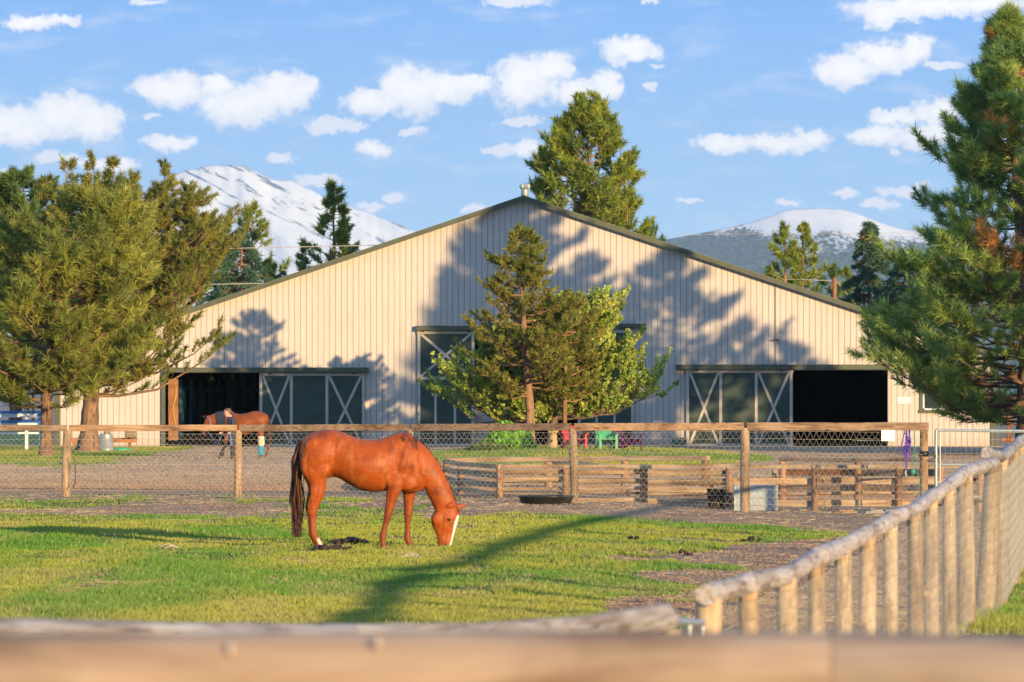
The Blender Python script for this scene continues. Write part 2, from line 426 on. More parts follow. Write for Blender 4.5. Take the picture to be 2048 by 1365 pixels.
c = t.mix(t.sstep(e, 0.25, 0.6), c, gra)
t.l.new(c, b.inputs['Base Color']); b.inputs['Roughness'].default_value = 0.95; b.inputs['Specular IOR Level'].default_value = 0.1
bn = t.new('ShaderNodeBump', ins={'Height': nf.outputs[0]}); bn.inputs['Distance'].default_value = 0.035
t.l.new(bn.outputs[0], b.inputs['Normal'])
me.materials.append(m)
ground = bpy.data.objects.new('ground', me); COL.objects.link(ground); tag(ground, kind='structure')

# grass blades
rs = np.random.RandomState(3)
def frame_pts(n, y0, y1, pw=1.0, margin=1.06, xmin=None, xmax=None):
    uu = rs.rand(n); Y = 1 / (1 / y0 + (1 / y1 - 1 / y0) * uu) if pw == 2 else y0 + (y1 - y0) * uu
    half = Y * 0.1101 * margin + 2.8
    X = (rs.rand(n) * 2 - 1) * half
    return X, Y
def blades(name, X, Y, h, wd, cols, mat, lean=0.5, label=None):
    n = len(X); Z = gheight(X, Y)
    az = rs.rand(n) * 2 * np.pi; ln = rs.rand(n) * lean
    hh = h * (0.5 + rs.rand(n)); ww = wd * (0.7 + 0.6 * rs.rand(n))
    d = np.stack([np.cos(az) * ln, np.sin(az) * ln, np.ones(n)], 1) * hh[:, None]
    a2 = rs.rand(n) * np.pi
    p = np.stack([np.cos(a2), np.sin(a2) * .4, 0 * a2], 1) * ww[:, None]
    B = np.stack([X, Y, Z - 0.008], 1)
    V = np.stack([B - p, B + p, B + d], 1)
    C = np.repeat(cols[:, None, :], 3, 1); C = np.concatenate([C, np.ones((n, 3, 1))], 2)
    return fastmesh(name, V, 3, mat, None, C)
def grass_cols(X, Y):
    n = len(X)
    a = fbm(X * 0.5, Y * 0.16, 61, 4)[:, None]; b2 = fbm(X * 1.6, Y * 0.5, 71, 3)[:, None]
    green = np.array([0.12, 0.29, 0.025]); yel = np.array([0.36, 0.39, 0.045]); dry = np.array([0.46, 0.37, 0.16])
    near = np.clip((62 - Y) / 22, 0, 1)[:, None]
    f = np.clip((a - 0.47) * 4.5 + 0.05 + near * 0.55, 0, 1)
    c = green * (1 - f) + yel * f
    dr = (np.clip((b2 - 0.5) * 4, 0, 1) * 0.45 + near * .28) * (rs.rand(n, 1) < 0.75)
    c = c * (1 - dr) + dry * dr
    s = rs.rand(n, 1)
    c = np.where(s < 0.04, dry * 1.1, c)
    return c * (0.7 + 0.6 * rs.rand(n, 1))
Xs, Ys = [], []
X, Y = frame_pts(760000, 39, 92, 2)
g, _ = weights(X, Y); k = rs.rand(len(X)) < g**1.3 * 1.0
X, Y = X[k], Y[k]
hscale = (0.021 + 0.025 * fbm(X * 1.2, Y * 0.6, 81, 3)) * (1 + .8 * sst(fbm(X * .7, Y * .3, 83, 3), .58, .70))
blades('pasture_grass', X, Y, hscale, 0.006 + 0.00007 * Y, grass_cols(X, Y), MT['leaf'])
tag(bpy.data.objects['pasture_grass'], 'short green and yellow pasture grass in the foreground paddock', 'grass', kind='stuff')
X, Y = frame_pts(180000, 125, 184, 2)
g, _ = weights(X, Y); k = rs.rand(len(X)) < g
X, Y = X[k], Y[k]
blades('yard_grass', X, Y, 0.07 + 0 * X, 0.012 + 0 * X, grass_cols(X, Y) * np.array([1.05, .95, 1]), MT['leaf'])
tag(bpy.data.objects['yard_grass'], 'rough grass on the yard verge and around the trees before the barn', 'grass', kind='stuff')
# straw litter
X, Y = frame_pts(85000, 40, 92, 2)
g, _ = weights(X, Y); dens = (fbm(X * 0.8, Y * 0.35, 91, 4) - 0.38) * 3
k = rs.rand(len(X)) < np.clip((1 - g) * dens * np.where(Y > 70, 1.0, 0.22) + 0.012, 0, 1)
X, Y = X[k], Y[k]; n = len(X)
a = rs.rand(n) * np.pi; L = 0.04 + 0.10 * rs.rand(n)
d = np.stack([np.cos(a), np.sin(a), 0.25 * (rs.rand(n) - .5)], 1) * L[:, None]
B = np.stack([X, Y, gheight(X, Y) + 0.006 + 0.01 * rs.rand(n)], 1)
pp = np.array([0, 0, 1.0])[None] * (0.0035 + 0.002 * rs.rand(n))[:, None]
V = np.stack([B - d / 2, B + d / 2, B + d / 2 + pp, B - d / 2 + pp], 1)
c = np.array([0.62, 0.50, 0.30]) * (0.6 + 0.6 * rs.rand(n, 1)); C = np.concatenate([np.repeat(c[:, None], 4, 1), np.ones((n, 4, 1))], 2)
fastmesh('straw_litter', V, 4, MT['leaf'], None, C)
tag(bpy.data.objects['straw_litter'], 'loose straw scattered over the bare dirt strip', 'straw', kind='stuff')
# clods and pebbles on the dirt
X, Y = frame_pts(380000, 39, 188, 2); X2, Y2 = frame_pts(200000, 96, 188, 2); X = np.r_[X, X2]; Y = np.r_[Y, Y2]
g, gv_ = weights(X, Y); k = (rs.rand(len(X)) < (1 - g) * np.where(Y < 97, .9, 1.0)) & ~((Y > 185.7) & (X > -18.2))
X, Y = X[k], Y[k]; n = len(X); s = (0.007 + 0.018 * rs.rand(n)**3) * np.where(Y < 97, .85, 1.4)
B = np.stack([X, Y, gheight(X, Y) + s * .2], 1)
o6 = np.array([[1, 0, 0], [-.3, .9, 0], [-.3, -.9, 0], [0, 0, .9]])
tri = np.array([[0, 1, 3], [1, 2, 3], [2, 0, 3]])
vv = B[:, None] + o6[None] * s[:, None, None] * (0.7 + .6 * rs.rand(n, 4, 1))
V = vv[:, tri].reshape(-1, 3)
f_ = gv_[k][:, None]; c = (np.array([0.44, 0.285, 0.175]) * (1 - f_) + np.array([0.44, 0.335, 0.235]) * f_) * (0.7 + 0.45 * rs.rand(n, 1)) * (.8 + .4 * fbm(X * .4, Y * .15, 7, 3)[:, None]); C = np.concatenate([np.repeat(c[:, None], 9, 1), np.ones((n, 9, 1))], 2)
fastmesh('dirt_clods', V, 3, MT['leaf'], None, C)
tag(bpy.data.objects['dirt_clods'], 'small clods and pebbles on the bare dirt and the gravel yard', 'soil', kind='stuff')

# ---------------------------------------------------------------- mountains (distance 12 km)
def mountain(name, Dm, xs, ys, depth, mat, xr, seed, amp):
    """ridge line at distance Dm given by bearings; slopes fall towards and away from the eye"""
    nx_, nd = 360, 150
    px_ = np.linspace(xr[0], xr[1], nx_)
    rid = np.interp(px_, xs, ys); k = np.ones(5) / 5; rid = np.convolve(np.pad(rid, 2, 'edge'), k, 'valid') + (fbm(px_ / 14., px_ * 0, seed, 4) - .5) * (7 if amp > 100 else 1.5)
    rh = (YH - rid) / F * Dm + H
    X0 = (px_ - 1024) / F * Dm
    t_ = np.concatenate([np.linspace(0, 1, nd), 1 + np.linspace(0.02, 1, 40)])
    prof = np.where(t_ <= 1, t_**1.25, 2 - t_)
    XX = np.repeat(X0[None], len(t_), 0); YY = Dm - depth + t_[:, None] * depth + 0 * XX
    ZZ = rh[None] * prof[:, None]
    e = np.minimum(t_, 1)[:, None] * (1 - np.clip((t_ - 0.93) / .07, 0, 1) * (t_ < 1))[:, None]
    rg = np.abs(fbm(XX / 260 + YY / 700, YY / 900, seed, 5) - 0.5) * 2
    ZZ = ZZ - amp * e * (rg + 0.6 * fbm(XX / 90, YY / 90, seed + 3, 4) - .3) * np.sin(np.pi * np.clip(t_, 0, 1))[:, None]**.6
    n1, n2 = ZZ.shape
    V = np.stack([XX, YY, ZZ - 3], -1).reshape(-1, 3)
    ii = (np.arange(n1 - 1)[:, None] * n2 + np.arange(n2 - 1)[None, :]).ravel()
    me = bpy.data.meshes.new(name); q = np.stack([ii, ii + 1, ii + n2 + 1, ii + n2], 1).astype(np.int32)
    me.vertices.add(len(V)); me.vertices.foreach_set('co', V.astype(np.float32).ravel())
    me.loops.add(q.size); me.loops.foreach_set('vertex_index', q.ravel())
    me.polygons.add(len(q)); me.polygons.foreach_set('loop_start', np.arange(0, q.size, 4, dtype=np.int32))
    me.polygons.foreach_set('use_smooth', np.ones(len(q), bool)); me.update(calc_edges=True)
    me.materials.append(mat)
    o = bpy.data.objects.new(name, me); COL.objects.link(o); tag(o, kind='structure'); return o
def snowmat(name, line, soft, rock, forest, rockamt, sc):
    m, t, b, out = newmat(name)
    pos = t.new('ShaderNodeNewGeometry').outputs['Position']
    s3 = t.new('ShaderNodeSeparateXYZ', ins={0: pos})
    sheared = t.new('ShaderNodeCombineXYZ', ins={0: t.math('MULTIPLY_ADD', s3.outputs[2], 0.9, s3.outputs[0]), 1: t.math('MULTIPLY', s3.outputs[1], .12), 2: t.math('MULTIPLY_ADD', s3.outputs[0], 0.45, s3.outputs[2])}).outputs[0]
    n = t.noise(t.vec('MULTIPLY', sheared, (sc, sc, sc * 3.3)), 1.6, 7, 0.66)
    nl = t.noise(pos, 0.012, 6, 0.65); nf_ = t.noise(pos, 0.10, 3, 0.6)
    snow = t.ramp(nl.outputs[0], [(0.3, (0.52, 0.61, 0.72)), (0.7, (0.70, 0.75, 0.80))])
    c = t.mix(t.sstep(n.outputs[0], rockamt, rockamt + 0.035), snow, rock)
    zz = t.math('MULTIPLY_ADD', t.math('SUBTRACT', nl.outputs[0], 0.5), soft, s3.outputs[2])
    zz = t.math('MULTIPLY_ADD', t.math('SUBTRACT', nf_.outputs[0], 0.5), soft * .8, zz)
    if line > 100: zz = t.math('MULTIPLY_ADD', t.sstep(t.math('MULTIPLY_ADD', nl.outputs[0], 220.0, s3.outputs[0]), 900.0, 640.0), -38.0, zz)
    fo = t.ramp(nf_.outputs[0], [(0.40, tuple(x * .5 for x in forest)), (0.62, tuple(x * 1.7 for x in forest))])
    c = t.mix(t.sstep(zz, line + 14, line - 14), c, fo)
    t.l.new(c, b.inputs['Base Color']); b.inputs['Roughness'].default_value = 0.8; b.inputs['Specular IOR Level'].default_value = 0.1
    return m
DM = 12000.0
mountain('snowy_mountain', DM, [-500, 120, 250, 330, 350, 400, 440, 480, 500, 530, 560, 585, 610, 650, 700, 760, 835, 950, 1100, 1300],
         [640, 520, 420, 352, 343, 334, 328, 329, 334, 351, 358, 360, 372, 392, 412, 432, 462, 520, 600, 700], 900,
         snowmat('snow_rock', 60, 90, (0.13, 0.18, 0.28), (0.035, 0.06, 0.06), 0.592, 0.0085), (-500, 1300), 5, 110)
mountain('forested_mountain', DM * .97, [1000, 1200, 1310, 1400, 1500, 1545, 1565, 1590, 1640, 1680, 1705, 1735, 1770, 1800, 1862, 2000, 2300],
         [620, 520, 481, 465, 444, 428, 420, 417, 414.5, 416, 421, 433, 446, 455, 466, 500, 600], 800,
         snowmat('snow_forest', 385, 130, (0.08, 0.12, 0.18), (0.045, 0.08, 0.085), 0.66, 0.012), (1000, 2300), 15, 45)
# ---------------------------------------------------------------- trees
GAIN = np.array([2.35, 2.2, 1.6])
def tufts(name, Pt, Dt, L, K, W, cols, rng, parent, mat, spread=1.0, leaf=False, lenvar=0.5):
    n = len(Pt)
    L = L * 0.80 * (0.6 + 0.75 * rng.rand(n, 1, 1)); W = W * 1.75
    cols = cols * (0.70 + 0.65 * rng.rand(n, 1)) * GAIN
    d = Dt[:, None, :] * (0.85 / spread) + rng.randn(n, K, 3) * 0.60
    d = nrm(d); l = L * (1 - lenvar / 2 + lenvar * rng.rand(n, K, 1))
    if np.ndim(l) == 3 and np.ndim(L) == 3: pass
    b = Pt[:, None, :] + d * 0.08 * l + Dt[:, None, :] * (rng.rand(n, K, 1) - 0.5) * l * 0.9
    pr = nrm(np.cross(d, rng.randn(n, K, 3))) * (W * (0.7 + 0.6 * rng.rand(n, K, 1)) / 2)
    c = cols[:, None, :] * (0.72 + 0.56 * rng.rand(n, K, 1))
    if leaf:
        V = np.stack([b, b + d * l * .5 + pr, b + d * l, b + d * l * .5 - pr], 2); nv = 4
    else:
        V = np.stack([b - pr, b + pr, b + d * l], 2); nv = 3
    C = np.repeat(c[:, :, None, :], nv, 2); C = np.concatenate([C, np.ones(C.shape[:3] + (1,))], -1)
    return fastmesh(name, V, nv, mat, parent, C)

def interp_path(pts, t):
    pts = np.asarray(pts, float); s = np.linspace(0, 1, len(pts))
    return np.array([np.interp(t, s, pts[:, i]) for i in range(3)])

def tree(name, label, cat, base, trunk, prof, cols, seed=1, limbs=90, subs=9, per=4, K=12, L=0.26, W=0.02, r0=0.2,
         up=0.35, droop=0.0, sublen=0.22, subup=0.5, depth=None, leaf=False, tmin=None, spread=1.0, group=None, inner=0.3,
         leaders=(), lth=1.0, jit=(0.72, 1.12), flare=0.0, dead=0.0, mat=None, lump=0.25):
    """trunk: list of (dx,dz) from base; prof: list of (z, left, right) crown half-widths about the trunk"""
    rng = np.random.RandomState(seed); random.seed(seed)
    base = np.asarray(base, float)
    root = thing(name, label, cat, tuple(base), 0, group)
    tp = np.array([(a, 0.0, z) for a, z in trunk]); top = tp[-1][2]
    TW = MB()
    nseg = 14; tt = np.linspace(0, 1, nseg); zz = tt * top
    cx = np.interp(zz, tp[:, 2], tp[:, 0]); wob = np.cumsum(rng.randn(nseg) * 0.012 * top / 8)
    cy = np.cumsum(rng.randn(nseg) * 0.02 * top / 8)
    path = np.stack([cx + wob * (tt > .1), cy, zz], 1); path[0, 2] = -0.25
    rad = r0 * (1 - tt)**0.75 + 0.015; rad[0] *= 1.3 + flare; rad[1] *= 1.0
    TW.tube(path, rad, 12, jit=0.22, sub=3)
    pr = np.array(prof); z0, z1 = pr[0][0], pr[-1][0]
    PP, DD, CC = [], [], []
    def emit(p0, p1, ncl, cl, rr, uu=None):
        """tufts along a shoot"""
        dv = nrm(p1 - p0); 
        for j in range(ncl):
            s = (j + 1) / ncl if ncl > 1 else 1.0
            q = p0 + (p1 - p0) * (0.25 + 0.75 * s)
            PP.append(q + rng.randn(3) * 0.03); DD.append(nrm(dv + np.array([0, 0, subup * .6])))
            CC.append(cl * (0.85 + 0.3 * rng.rand()))
    lumps = rng.rand(40, 2) * [2 * np.pi, 1]
    def limb(zt, az, rmul, thick=None, start=None):
        l, r = np.interp(zt, pr[:, 0], pr[:, 1]), np.interp(zt, pr[:, 0], pr[:, 2])
        ca, sa = math.cos(az), math.sin(az)
        rx = r if ca > 0 else l; ry = depth if depth else (l + r) / 2 * 0.9
        if depth: ry = min(depth, (l + r) / 2 * 1.0 + .2)
        k = lump * math.sin(3 * az + zt * 2.1 + seed) * math.cos(zt * 3.3 + az) + 1
        ex, ey = ca * rx * rmul * k, sa * ry * rmul * k
        ln = math.hypot(ex, ey)
        zs = max(zt - ln * up, z0 * 0.75) if start is None else start
        zs = min(zs, top * 0.985)
        bx, by = np.interp(zs, path[:, 2], path[:, 0]), np.interp(zs, path[:, 2], path[:, 1])
        tx = np.interp(min(zt, top), path[:, 2], path[:, 0])
        a = np.array([bx, by, zs]); e = np.array([tx + ex, ey, zt - droop * ln])
        mid = a * 0.45 + e * 0.55 + np.array([0, 0, -0.12 * ln * (1 if up > 0 else -1)]) + rng.randn(3) * 0.05 * ln
        pts = [a, a * .6 + mid * .4 + rng.randn(3) * .03 * ln, mid, mid * .4 + e * .6 + rng.randn(3) * .03 * ln, e]
        th = (thick or max(0.012, 0.022 * ln + 0.01)) * lth
        TW.tube(pts, np.linspace(th, 0.008, 5), 5, cap=False)
        cidx = rng.rand()
        cl = cols[0] * (1 - cidx) + cols[1] * cidx
        if rng.rand() < dead: cl = cols[2]
        nsub = max(3, int(subs * (0.45 + 0.55 * ln / max(0.5, max(pr[:, 1].max(), pr[:, 2].max())))))
        for j in range(nsub):
            s = inner + (1 - inner) * (j + 1) / nsub
            q = interp_path(pts, s); dirv = nrm(interp_path(pts, min(1, s + .05)) - interp_path(pts, s - .05))
            side = nrm(np.cross(dirv, [0, 0, 1.0])) * (1 if j % 2 else -1)
            sl = (sublen * ln * (1.15 - 0.6 * s) + 0.12) * (0.7 + 0.6 * rng.rand())
            dd = nrm(dirv * 0.75 + side * (0.75 if s < .98 else .05) + np.array([0, 0, subup * (0.4 + rng.rand())]) + rng.randn(3) * .18)
            q2 = q + dd * sl
            if sl > .25: TW.tube([q, q2], [0.010, 0.005], 3, cap=False)
            emit(q, q2, per, cl, 0)
        # needle-covered shoot end
        emit(interp_path(pts, .85), e, 2, cl, 0)
    for i in range(limbs):
        f = (i + rng.rand()) / limbs
        zt = z0 + (z1 - z0) * f**0.95
        limb(zt, rng.rand() * 2 * np.pi, lerp(jit[0], jit[1], rng.rand()**0.7))
    for (ax, az_, top_h, rr) in leaders:        # upright leaders that give a crown several tips
        zb = top_h - rr * 5.5
        s_ = max(zb * .6, z0)
        bx = np.interp(s_, path[:, 2], path[:, 0]); by = np.interp(s_, path[:, 2], path[:, 1])
        pts = np.array([[bx, by, s_], [lerp(bx, ax, .6), az_ * .6, lerp(s_, zb, .7)], [ax, az_, zb], [ax + rng.randn() * .1, az_, top_h]])
        TW.tube(pts, [0.07, 0.05, 0.035, 0.01], 6, sub=3)
        for j in range(int(26 * max(1, rr))):
            s = rng.rand()**0.8; z = lerp(zb, top_h, s); w_ = rr * (1.05 - s) + .1
            a = rng.rand() * 2 * np.pi; q = np.array([lerp(pts[2][0], pts[3][0], s), az_, z])
            q2 = q + np.array([math.cos(a) * w_, math.sin(a) * w_, w_ * 0.9])
            TW.tube([q, q2], [0.012, 0.005], 3, cap=False)
            cidx = rng.rand(); emit(q, q2, max(2, int(3 * w_ / .5)), cols[0] * (1 - cidx) + cols[1] * cidx, 0)
            emit(q, q2, 2, cols[0] * (1 - cidx) + cols[1] * cidx, 0)
    tr = TW.build('trunk', mat or MT['bark'], root, smooth=True)
    P_, D_, C_ = np.array(PP), np.array(DD), np.array(CC)
    tufts('crown', P_, D_, L, K, W, C_, rng, root, MT['leaf'] if leaf else MT['needle'], spread, leaf)
    return root

A_ = np.array
YG = [A_([0.155, 0.165, 0.042]), A_([0.085, 0.11, 0.033]), A_([0.24, 0.13, 0.05])]   # yellow green pine
OL = [A_([0.140, 0.135, 0.036]), A_([0.070, 0.095, 0.027]), A_([0.25, 0.13, 0.055])]   # olive
DG = [A_([0.07, 0.11, 0.030]), A_([0.04, 0.08, 0.03]), A_([0.20, 0.10, 0.05])]
BL = [A_([0.035, 0.075, 0.060]), A_([0.05, 0.10, 0.075]), A_([0.13, 0.09, 0.05])]       # blue spruce
MG = [A_([0.135, 0.165, 0.032]), A_([0.08, 0.12, 0.030]), A_([0.20, 0.13, 0.05])]

def zat(y, d): return H - (y - YH) * d / F
def tb(x, d, dz=0.0): return (GX(x, d), d, float(gheight(GX(x, d), d)) + dz)

# left front pine, long soft yellow-green needles
d = 151.0; bx = GX(92, d); k_ = d / F
tree('pine_tree', 'leafy yellow-green pine with a bare brown trunk at the far left of the yard', 'tree', tb(92, d),
     [(0, 0), (0.0, 1.6), (0.15, 3.5), (0.7, 6), (1.6, 8.6)],
     [(zat(785, d), 1.7, 1.3), (zat(755, d), 2.2, 1.9), (zat(700, d), 2.6, 2.5), (zat(600, d), 2.7, 2.9), (zat(520, d), 2.7, 2.7), (zat(450, d), 2.2, 2.0), (zat(410, d), 1.4, 1.4), (zat(385, d), .5, .5)],
     YG, seed=11, limbs=105, subs=12, per=4, K=24, L=0.34, W=0.017, r0=0.20, up=0.30, depth=3.0, flare=0.2, sublen=0.26, inner=0.22, dead=0.0)
# left rear multi-leader pine
d = 165.0
tree('pine_tree', 'wide bushy pine with many upright tips and a forked thick trunk beside the barn corner', 'tree', tb(176, d),
     [(0, 0), (0.05, 1.2), (0.2, 2.8), (0.9, 5.2), (1.5, 9.0)],
     [(zat(755, d), 1.2, 1.8), (zat(728, d), 1.7, 2.6), (zat(690, d), 2.2, 3.2), (zat(620, d), 2.4, 3.6), (zat(560, d), 2.6, 3.5), (zat(520, d), 2.6, 3.6), (zat(450, d), 2.3, 3.4), (zat(400, d), 2.0, 2.6), (zat(370, d), 1.2, 1.2)],
     OL, seed=12, limbs=150, lth=.7, subs=13, per=4, K=22, L=0.24, W=0.019, r0=0.32, up=0.45, depth=3.6, flare=0.3, sublen=0.24, inner=0.25, dead=0.015,
     leaders=[(-0.7, -.5, zat(325, d), .55), (0.25, -.8, zat(318, d), .6), (0.95, -.3, zat(322, d), .55), (1.35, .5, zat(352, d), .5), (1.75, -.8, zat(368, d), .5),
              (2.75, -.3, zat(322, d), .65), (3.55, .3, zat(372, d), .45), (-1.4, .5, zat(360, d), .6), (2.3, .6, zat(385, d), .6), (4.0, -.5, zat(430, d), .5), (0.6, .8, zat(350, d), .6)])
# dark tree far left behind
d = 215.0
tree('pine_tree', 'dark rounded pine behind the yellow-green pine at the left edge', 'tree', tb(30, d),
     [(0, 0), (0.3, 12)],
     [(zat(760, d), 2.6, 2.6), (zat(600, d), 3.0, 3.0), (zat(480, d), 2.6, 2.6), (zat(410, d), 1.8, 2.0), (zat(365, d), .9, 1.3), (zat(345, d), .2, .5)],
     DG, seed=14, limbs=190, subs=12, per=4, K=14, L=0.32, W=0.03, r0=0.3, up=0.4, lump=.3)
# centre pine
d = 168.0
tree('pine_tree', 'olive pine with a pointed top standing before the centre barn door', 'tree', tb(1061, d),
     [(0, 0), (-0.05, 2.0), (-0.22, 4), (-0.30, 6), (-0.30, 7.55)],
     [(zat(782, d), 1.5, 1.2), (zat(755, d), 2.2, 1.8), (zat(715, d), 2.4, 2.0), (zat(660, d), 1.75, 2.1), (zat(610, d), 1.35, 1.6), (zat(560, d), 1.25, 1.1), (zat(520, d), .9, 1.0), (zat(495, d), .45, .6), (zat(470, d), .12, .2)],
     OL, seed=21, limbs=100, subs=10, per=3, K=20, L=0.19, W=0.019, r0=0.17, up=0.22, depth=2.1, sublen=0.24, inner=0.25, dead=0.0, lump=.2)
tree('pine_tree', 'short olive pine crowding against the right flank of the pointed centre pine', 'tree', tb(1128, 168.6),
     [(0, 0), (0.05, 2.0), (0.1, 5.2)],
     [(zat(800, d), .8, .8), (zat(760, d), 1.4, 1.3), (zat(700, d), 1.5, 1.4), (zat(650, d), 1.1, 1.0), (zat(600, d), .6, .65)],
     OL, seed=22, limbs=55, subs=9, per=3, K=14, L=0.19, W=0.019, r0=0.09, up=0.3, lump=.3)
# broadleaf tree behind
d = 170.2
tree('leafy_tree', 'bright green broadleaf tree with a forked trunk behind the centre pines', 'tree', tb(1100, d),
     [(0, 0), (0.12, 0.9), (0.38, 1.9), (0.5, 4.6)],
     [(zat(826, d), 1.0, 2.0), (zat(808, d), 2.4, 3.7), (zat(785, d), 4.1, 3.6), (zat(745, d), 3.8, 3.2), (zat(690, d), 2.2, 2.8), (zat(650, d), 1.2, 2.2), (zat(610, d), .4, 1.9), (zat(598, d), -.9, 1.95)],
     [A_([0.26, 0.29, 0.10]), A_([0.13, 0.19, 0.05]), A_([0.22, 0.28, .08])], seed=23, limbs=190, subs=12, per=7, K=12, L=0.115, W=0.045, r0=0.14, up=0.5, leaf=True, depth=1.2, lth=.45, sublen=0.26, inner=0.18, lump=.25, spread=1.8, mat=MT['twig'])
# tall pine behind the roof ridge
d = 232.0
tree('pine_tree', 'tall dense pine rising behind the barn ridge', 'tree', tb(1178, d),
     [(0, 0), (0.0, 15.2)],
     [(zat(800, d), 2.6, 3.4), (zat(600, d), 2.8, 3.4), (zat(460, d), 2.7, 3.2), (zat(400, d), 2.75, 2.6), (zat(330, d), 2.6, 2.25), (zat(270, d), 1.75, 1.5), (zat(225, d), .9, .95), (zat(196, d), .25, .55)],
     MG, seed=31, limbs=240, subs=12, per=4, K=13, L=0.33, W=0.032, r0=0.35, up=0.55, depth=2.6, sublen=0.2, inner=0.4, jit=(.8, 1.08), lump=.10,
     leaders=[(-.55, 0, zat(196, d), .5), (0.1, -.3, zat(192, d), .5), (.6, 0, zat(200, d), .5), (-1.1, .2, zat(232, d), .5), (1.15, .2, zat(252, d), .5), (1.9, 0, zat(310, d), .6), (-2.1, 0, zat(300, d), .6)])
tree('sapling_pine', 'thin pine tip poking over the right slope of the barn roof beside the tall pine', 'tree', tb(1294, 233),
     [(0, 0), (0.0, 9.0)],
     [(zat(600, 233), 1.2, 1.0), (zat(480, 233), .6, .5), (zat(446, 233), .12, .3)], DG, seed=32, limbs=34, subs=6, per=3, K=12, L=0.3, W=0.03, r0=0.1, up=0.5)
# trees between roof and left pines
spec = [
 (402, 262, 'mid green loose pine just right of the leafy left pines', MG, [(760, 2.2, 2.4), (560, 2.2, 2.6), (480, 1.3, 1.6), (432, .3, .3)], 95, .32, .30),
 (508, 266, 'tall airy pine with a rounded top before the snowy mountain', MG, [(760, 2.4, 2.6), (560, 2.2, 1.8), (500, 1.5, 1.3), (440, .7, .7), (412, .2, .2)], 75, .34, .35),
 (450, 262, 'small bushy pine between two taller ones at the left roof slope', DG, [(760, 1.6, 1.6), (560, 1.6, 1.5), (490, 1.1, 1.0), (452, .3, .3)], 60, .32, .35),
 (668, 255, 'slender pointed pine rising over the left roof slope before the snowy mountain', MG, [(760, 2.0, 1.9), (560, 1.75, 1.5), (500, 1.5, 1.15), (440, .8, .8), (395, .35, .3), (368, .1, .1)], 95, .34, .35),
 (611, 258, 'short pine tip left of the slender pine over the roof slope', DG, [(760, .9, .8), (560, .7, .6), (490, .15, .15)], 26, .32, .4),
 (552, 256, 'low bushy conifer just above the left roof edge', MG, [(760, 1.3, 1.5), (585, 1.1, 1.3), (535, .3, .3)], 30, .32, .3),
 (1572, 262, 'left half of a twin-topped pine above the right roof slope', MG, [(760, 1.4, 1.0), (560, 1.25, .9), (500, .8, .5), (455, .1, .1)], 60, .32, .5),
 (1606, 264, 'right half of a twin-topped pine above the right roof slope', MG, [(760, 1.0, 1.3), (560, .8, 1.1), (500, .5, .8), (452, .1, .1)], 60, .32, .5),
 (1664, 275, 'low dark conifer beside the utility pole beyond the roof', DG, [(760, 1.5, 1.5), (590, 1.0, 1.0), (535, .2, .2)], 35, .32, .4),
 (1690, 285, 'small green conifer between the utility pole and the dark spruce', MG, [(760, 1.2, 1.2), (600, .8, .8), (536, .1, .1)], 30, .32, .4),
]
for (x, d, lb, cs, pf, nl, L_, up_) in spec:
    tree('conifer', lb, 'tree', tb(x, d), [(0, 0), (0, zat(pf[-1][0], d))],
         [(zat(y, d), l, r) for y, l, r in pf], cs, seed=40 + x % 97, limbs=nl, subs=8, per=3, K=12, L=L_, W=0.034, r0=0.17, up=up_, sublen=.25, inner=.3, lump=.3, group='conifers beyond the barn')
for (x, d, lb, yt, wl, nl) in [(482, 250, 'dark blue-green spruce behind the left roof slope', 468, 3.1, 110), (1741, 240, 'dark layered spruce with a pointed top beyond the right roof slope', 442, 2.0, 150),
                               (1812, 236, 'dark blue-green conifer behind the big right pine', 500, 2.0, 110), (1868, 232, 'dark conifer partly hidden by the big right pine', 465, 1.7, 90), (560, 256, 'low blue spruce half hidden by the left roof edge', 540, 1.6, 50)]:
    tree('spruce_tree', lb, 'tree', tb(x, d), [(0, 0), (0, zat(yt, d))],
         [(zat(780, d), wl * 1.15, wl * 1.15), (zat(lerp(yt, 800, .45), d), wl * .75, wl * .75), (zat(lerp(yt, 800, .22), d), wl * .42, wl * .42), (zat(yt + 3, d), .08, .08)],
         BL, seed=60 + x % 91, limbs=nl, subs=10, per=3, K=12, L=0.26, W=0.034, r0=0.2, up=-.05, droop=.15, subup=-.25, sublen=.2, inner=.3, lump=.1, jit=(.8, 1.1), dead=.05, group='conifers beyond the barn')
# the big right pine
d = 158.0
tree('ponderosa_pine', 'big long-needled pine filling the right edge, its boughs hanging before the barn corner', 'tree', tb(2052, d),
     [(0, 0), (0.1, 4), (-0.25, 9), (-0.70, 14.8)],
     [(zat(825, d), 1.5, 2.2), (zat(800, d), 3.3, 3), (zat(760, d), 4.3, 3.6), (zat(700, d), 5.2, 4.2), (zat(620, d), 5.2, 4.4), (zat(540, d), 4.2, 4.2), (zat(470, d), 3.1, 4), (zat(390, d), 3.0, 3.4), (zat(330, d), 2.4, 3.0), (zat(270, d), 2.3, 2.7), (zat(200, d), 1.6, 2), (zat(130, d), .75, 1.1), (zat(70, d), .35, .6), (zat(32, d), .10, .2)],
     [A_([0.16, 0.21, 0.06]), A_([0.075, 0.14, 0.065]), A_([0.28, 0.15, 0.06])], seed=71, limbs=250, subs=14, per=5, lth=.6, K=26, L=0.36, W=0.016, r0=0.33, up=0.25, depth=3.8, sublen=.22, inner=.3, dead=.03, lump=.18)
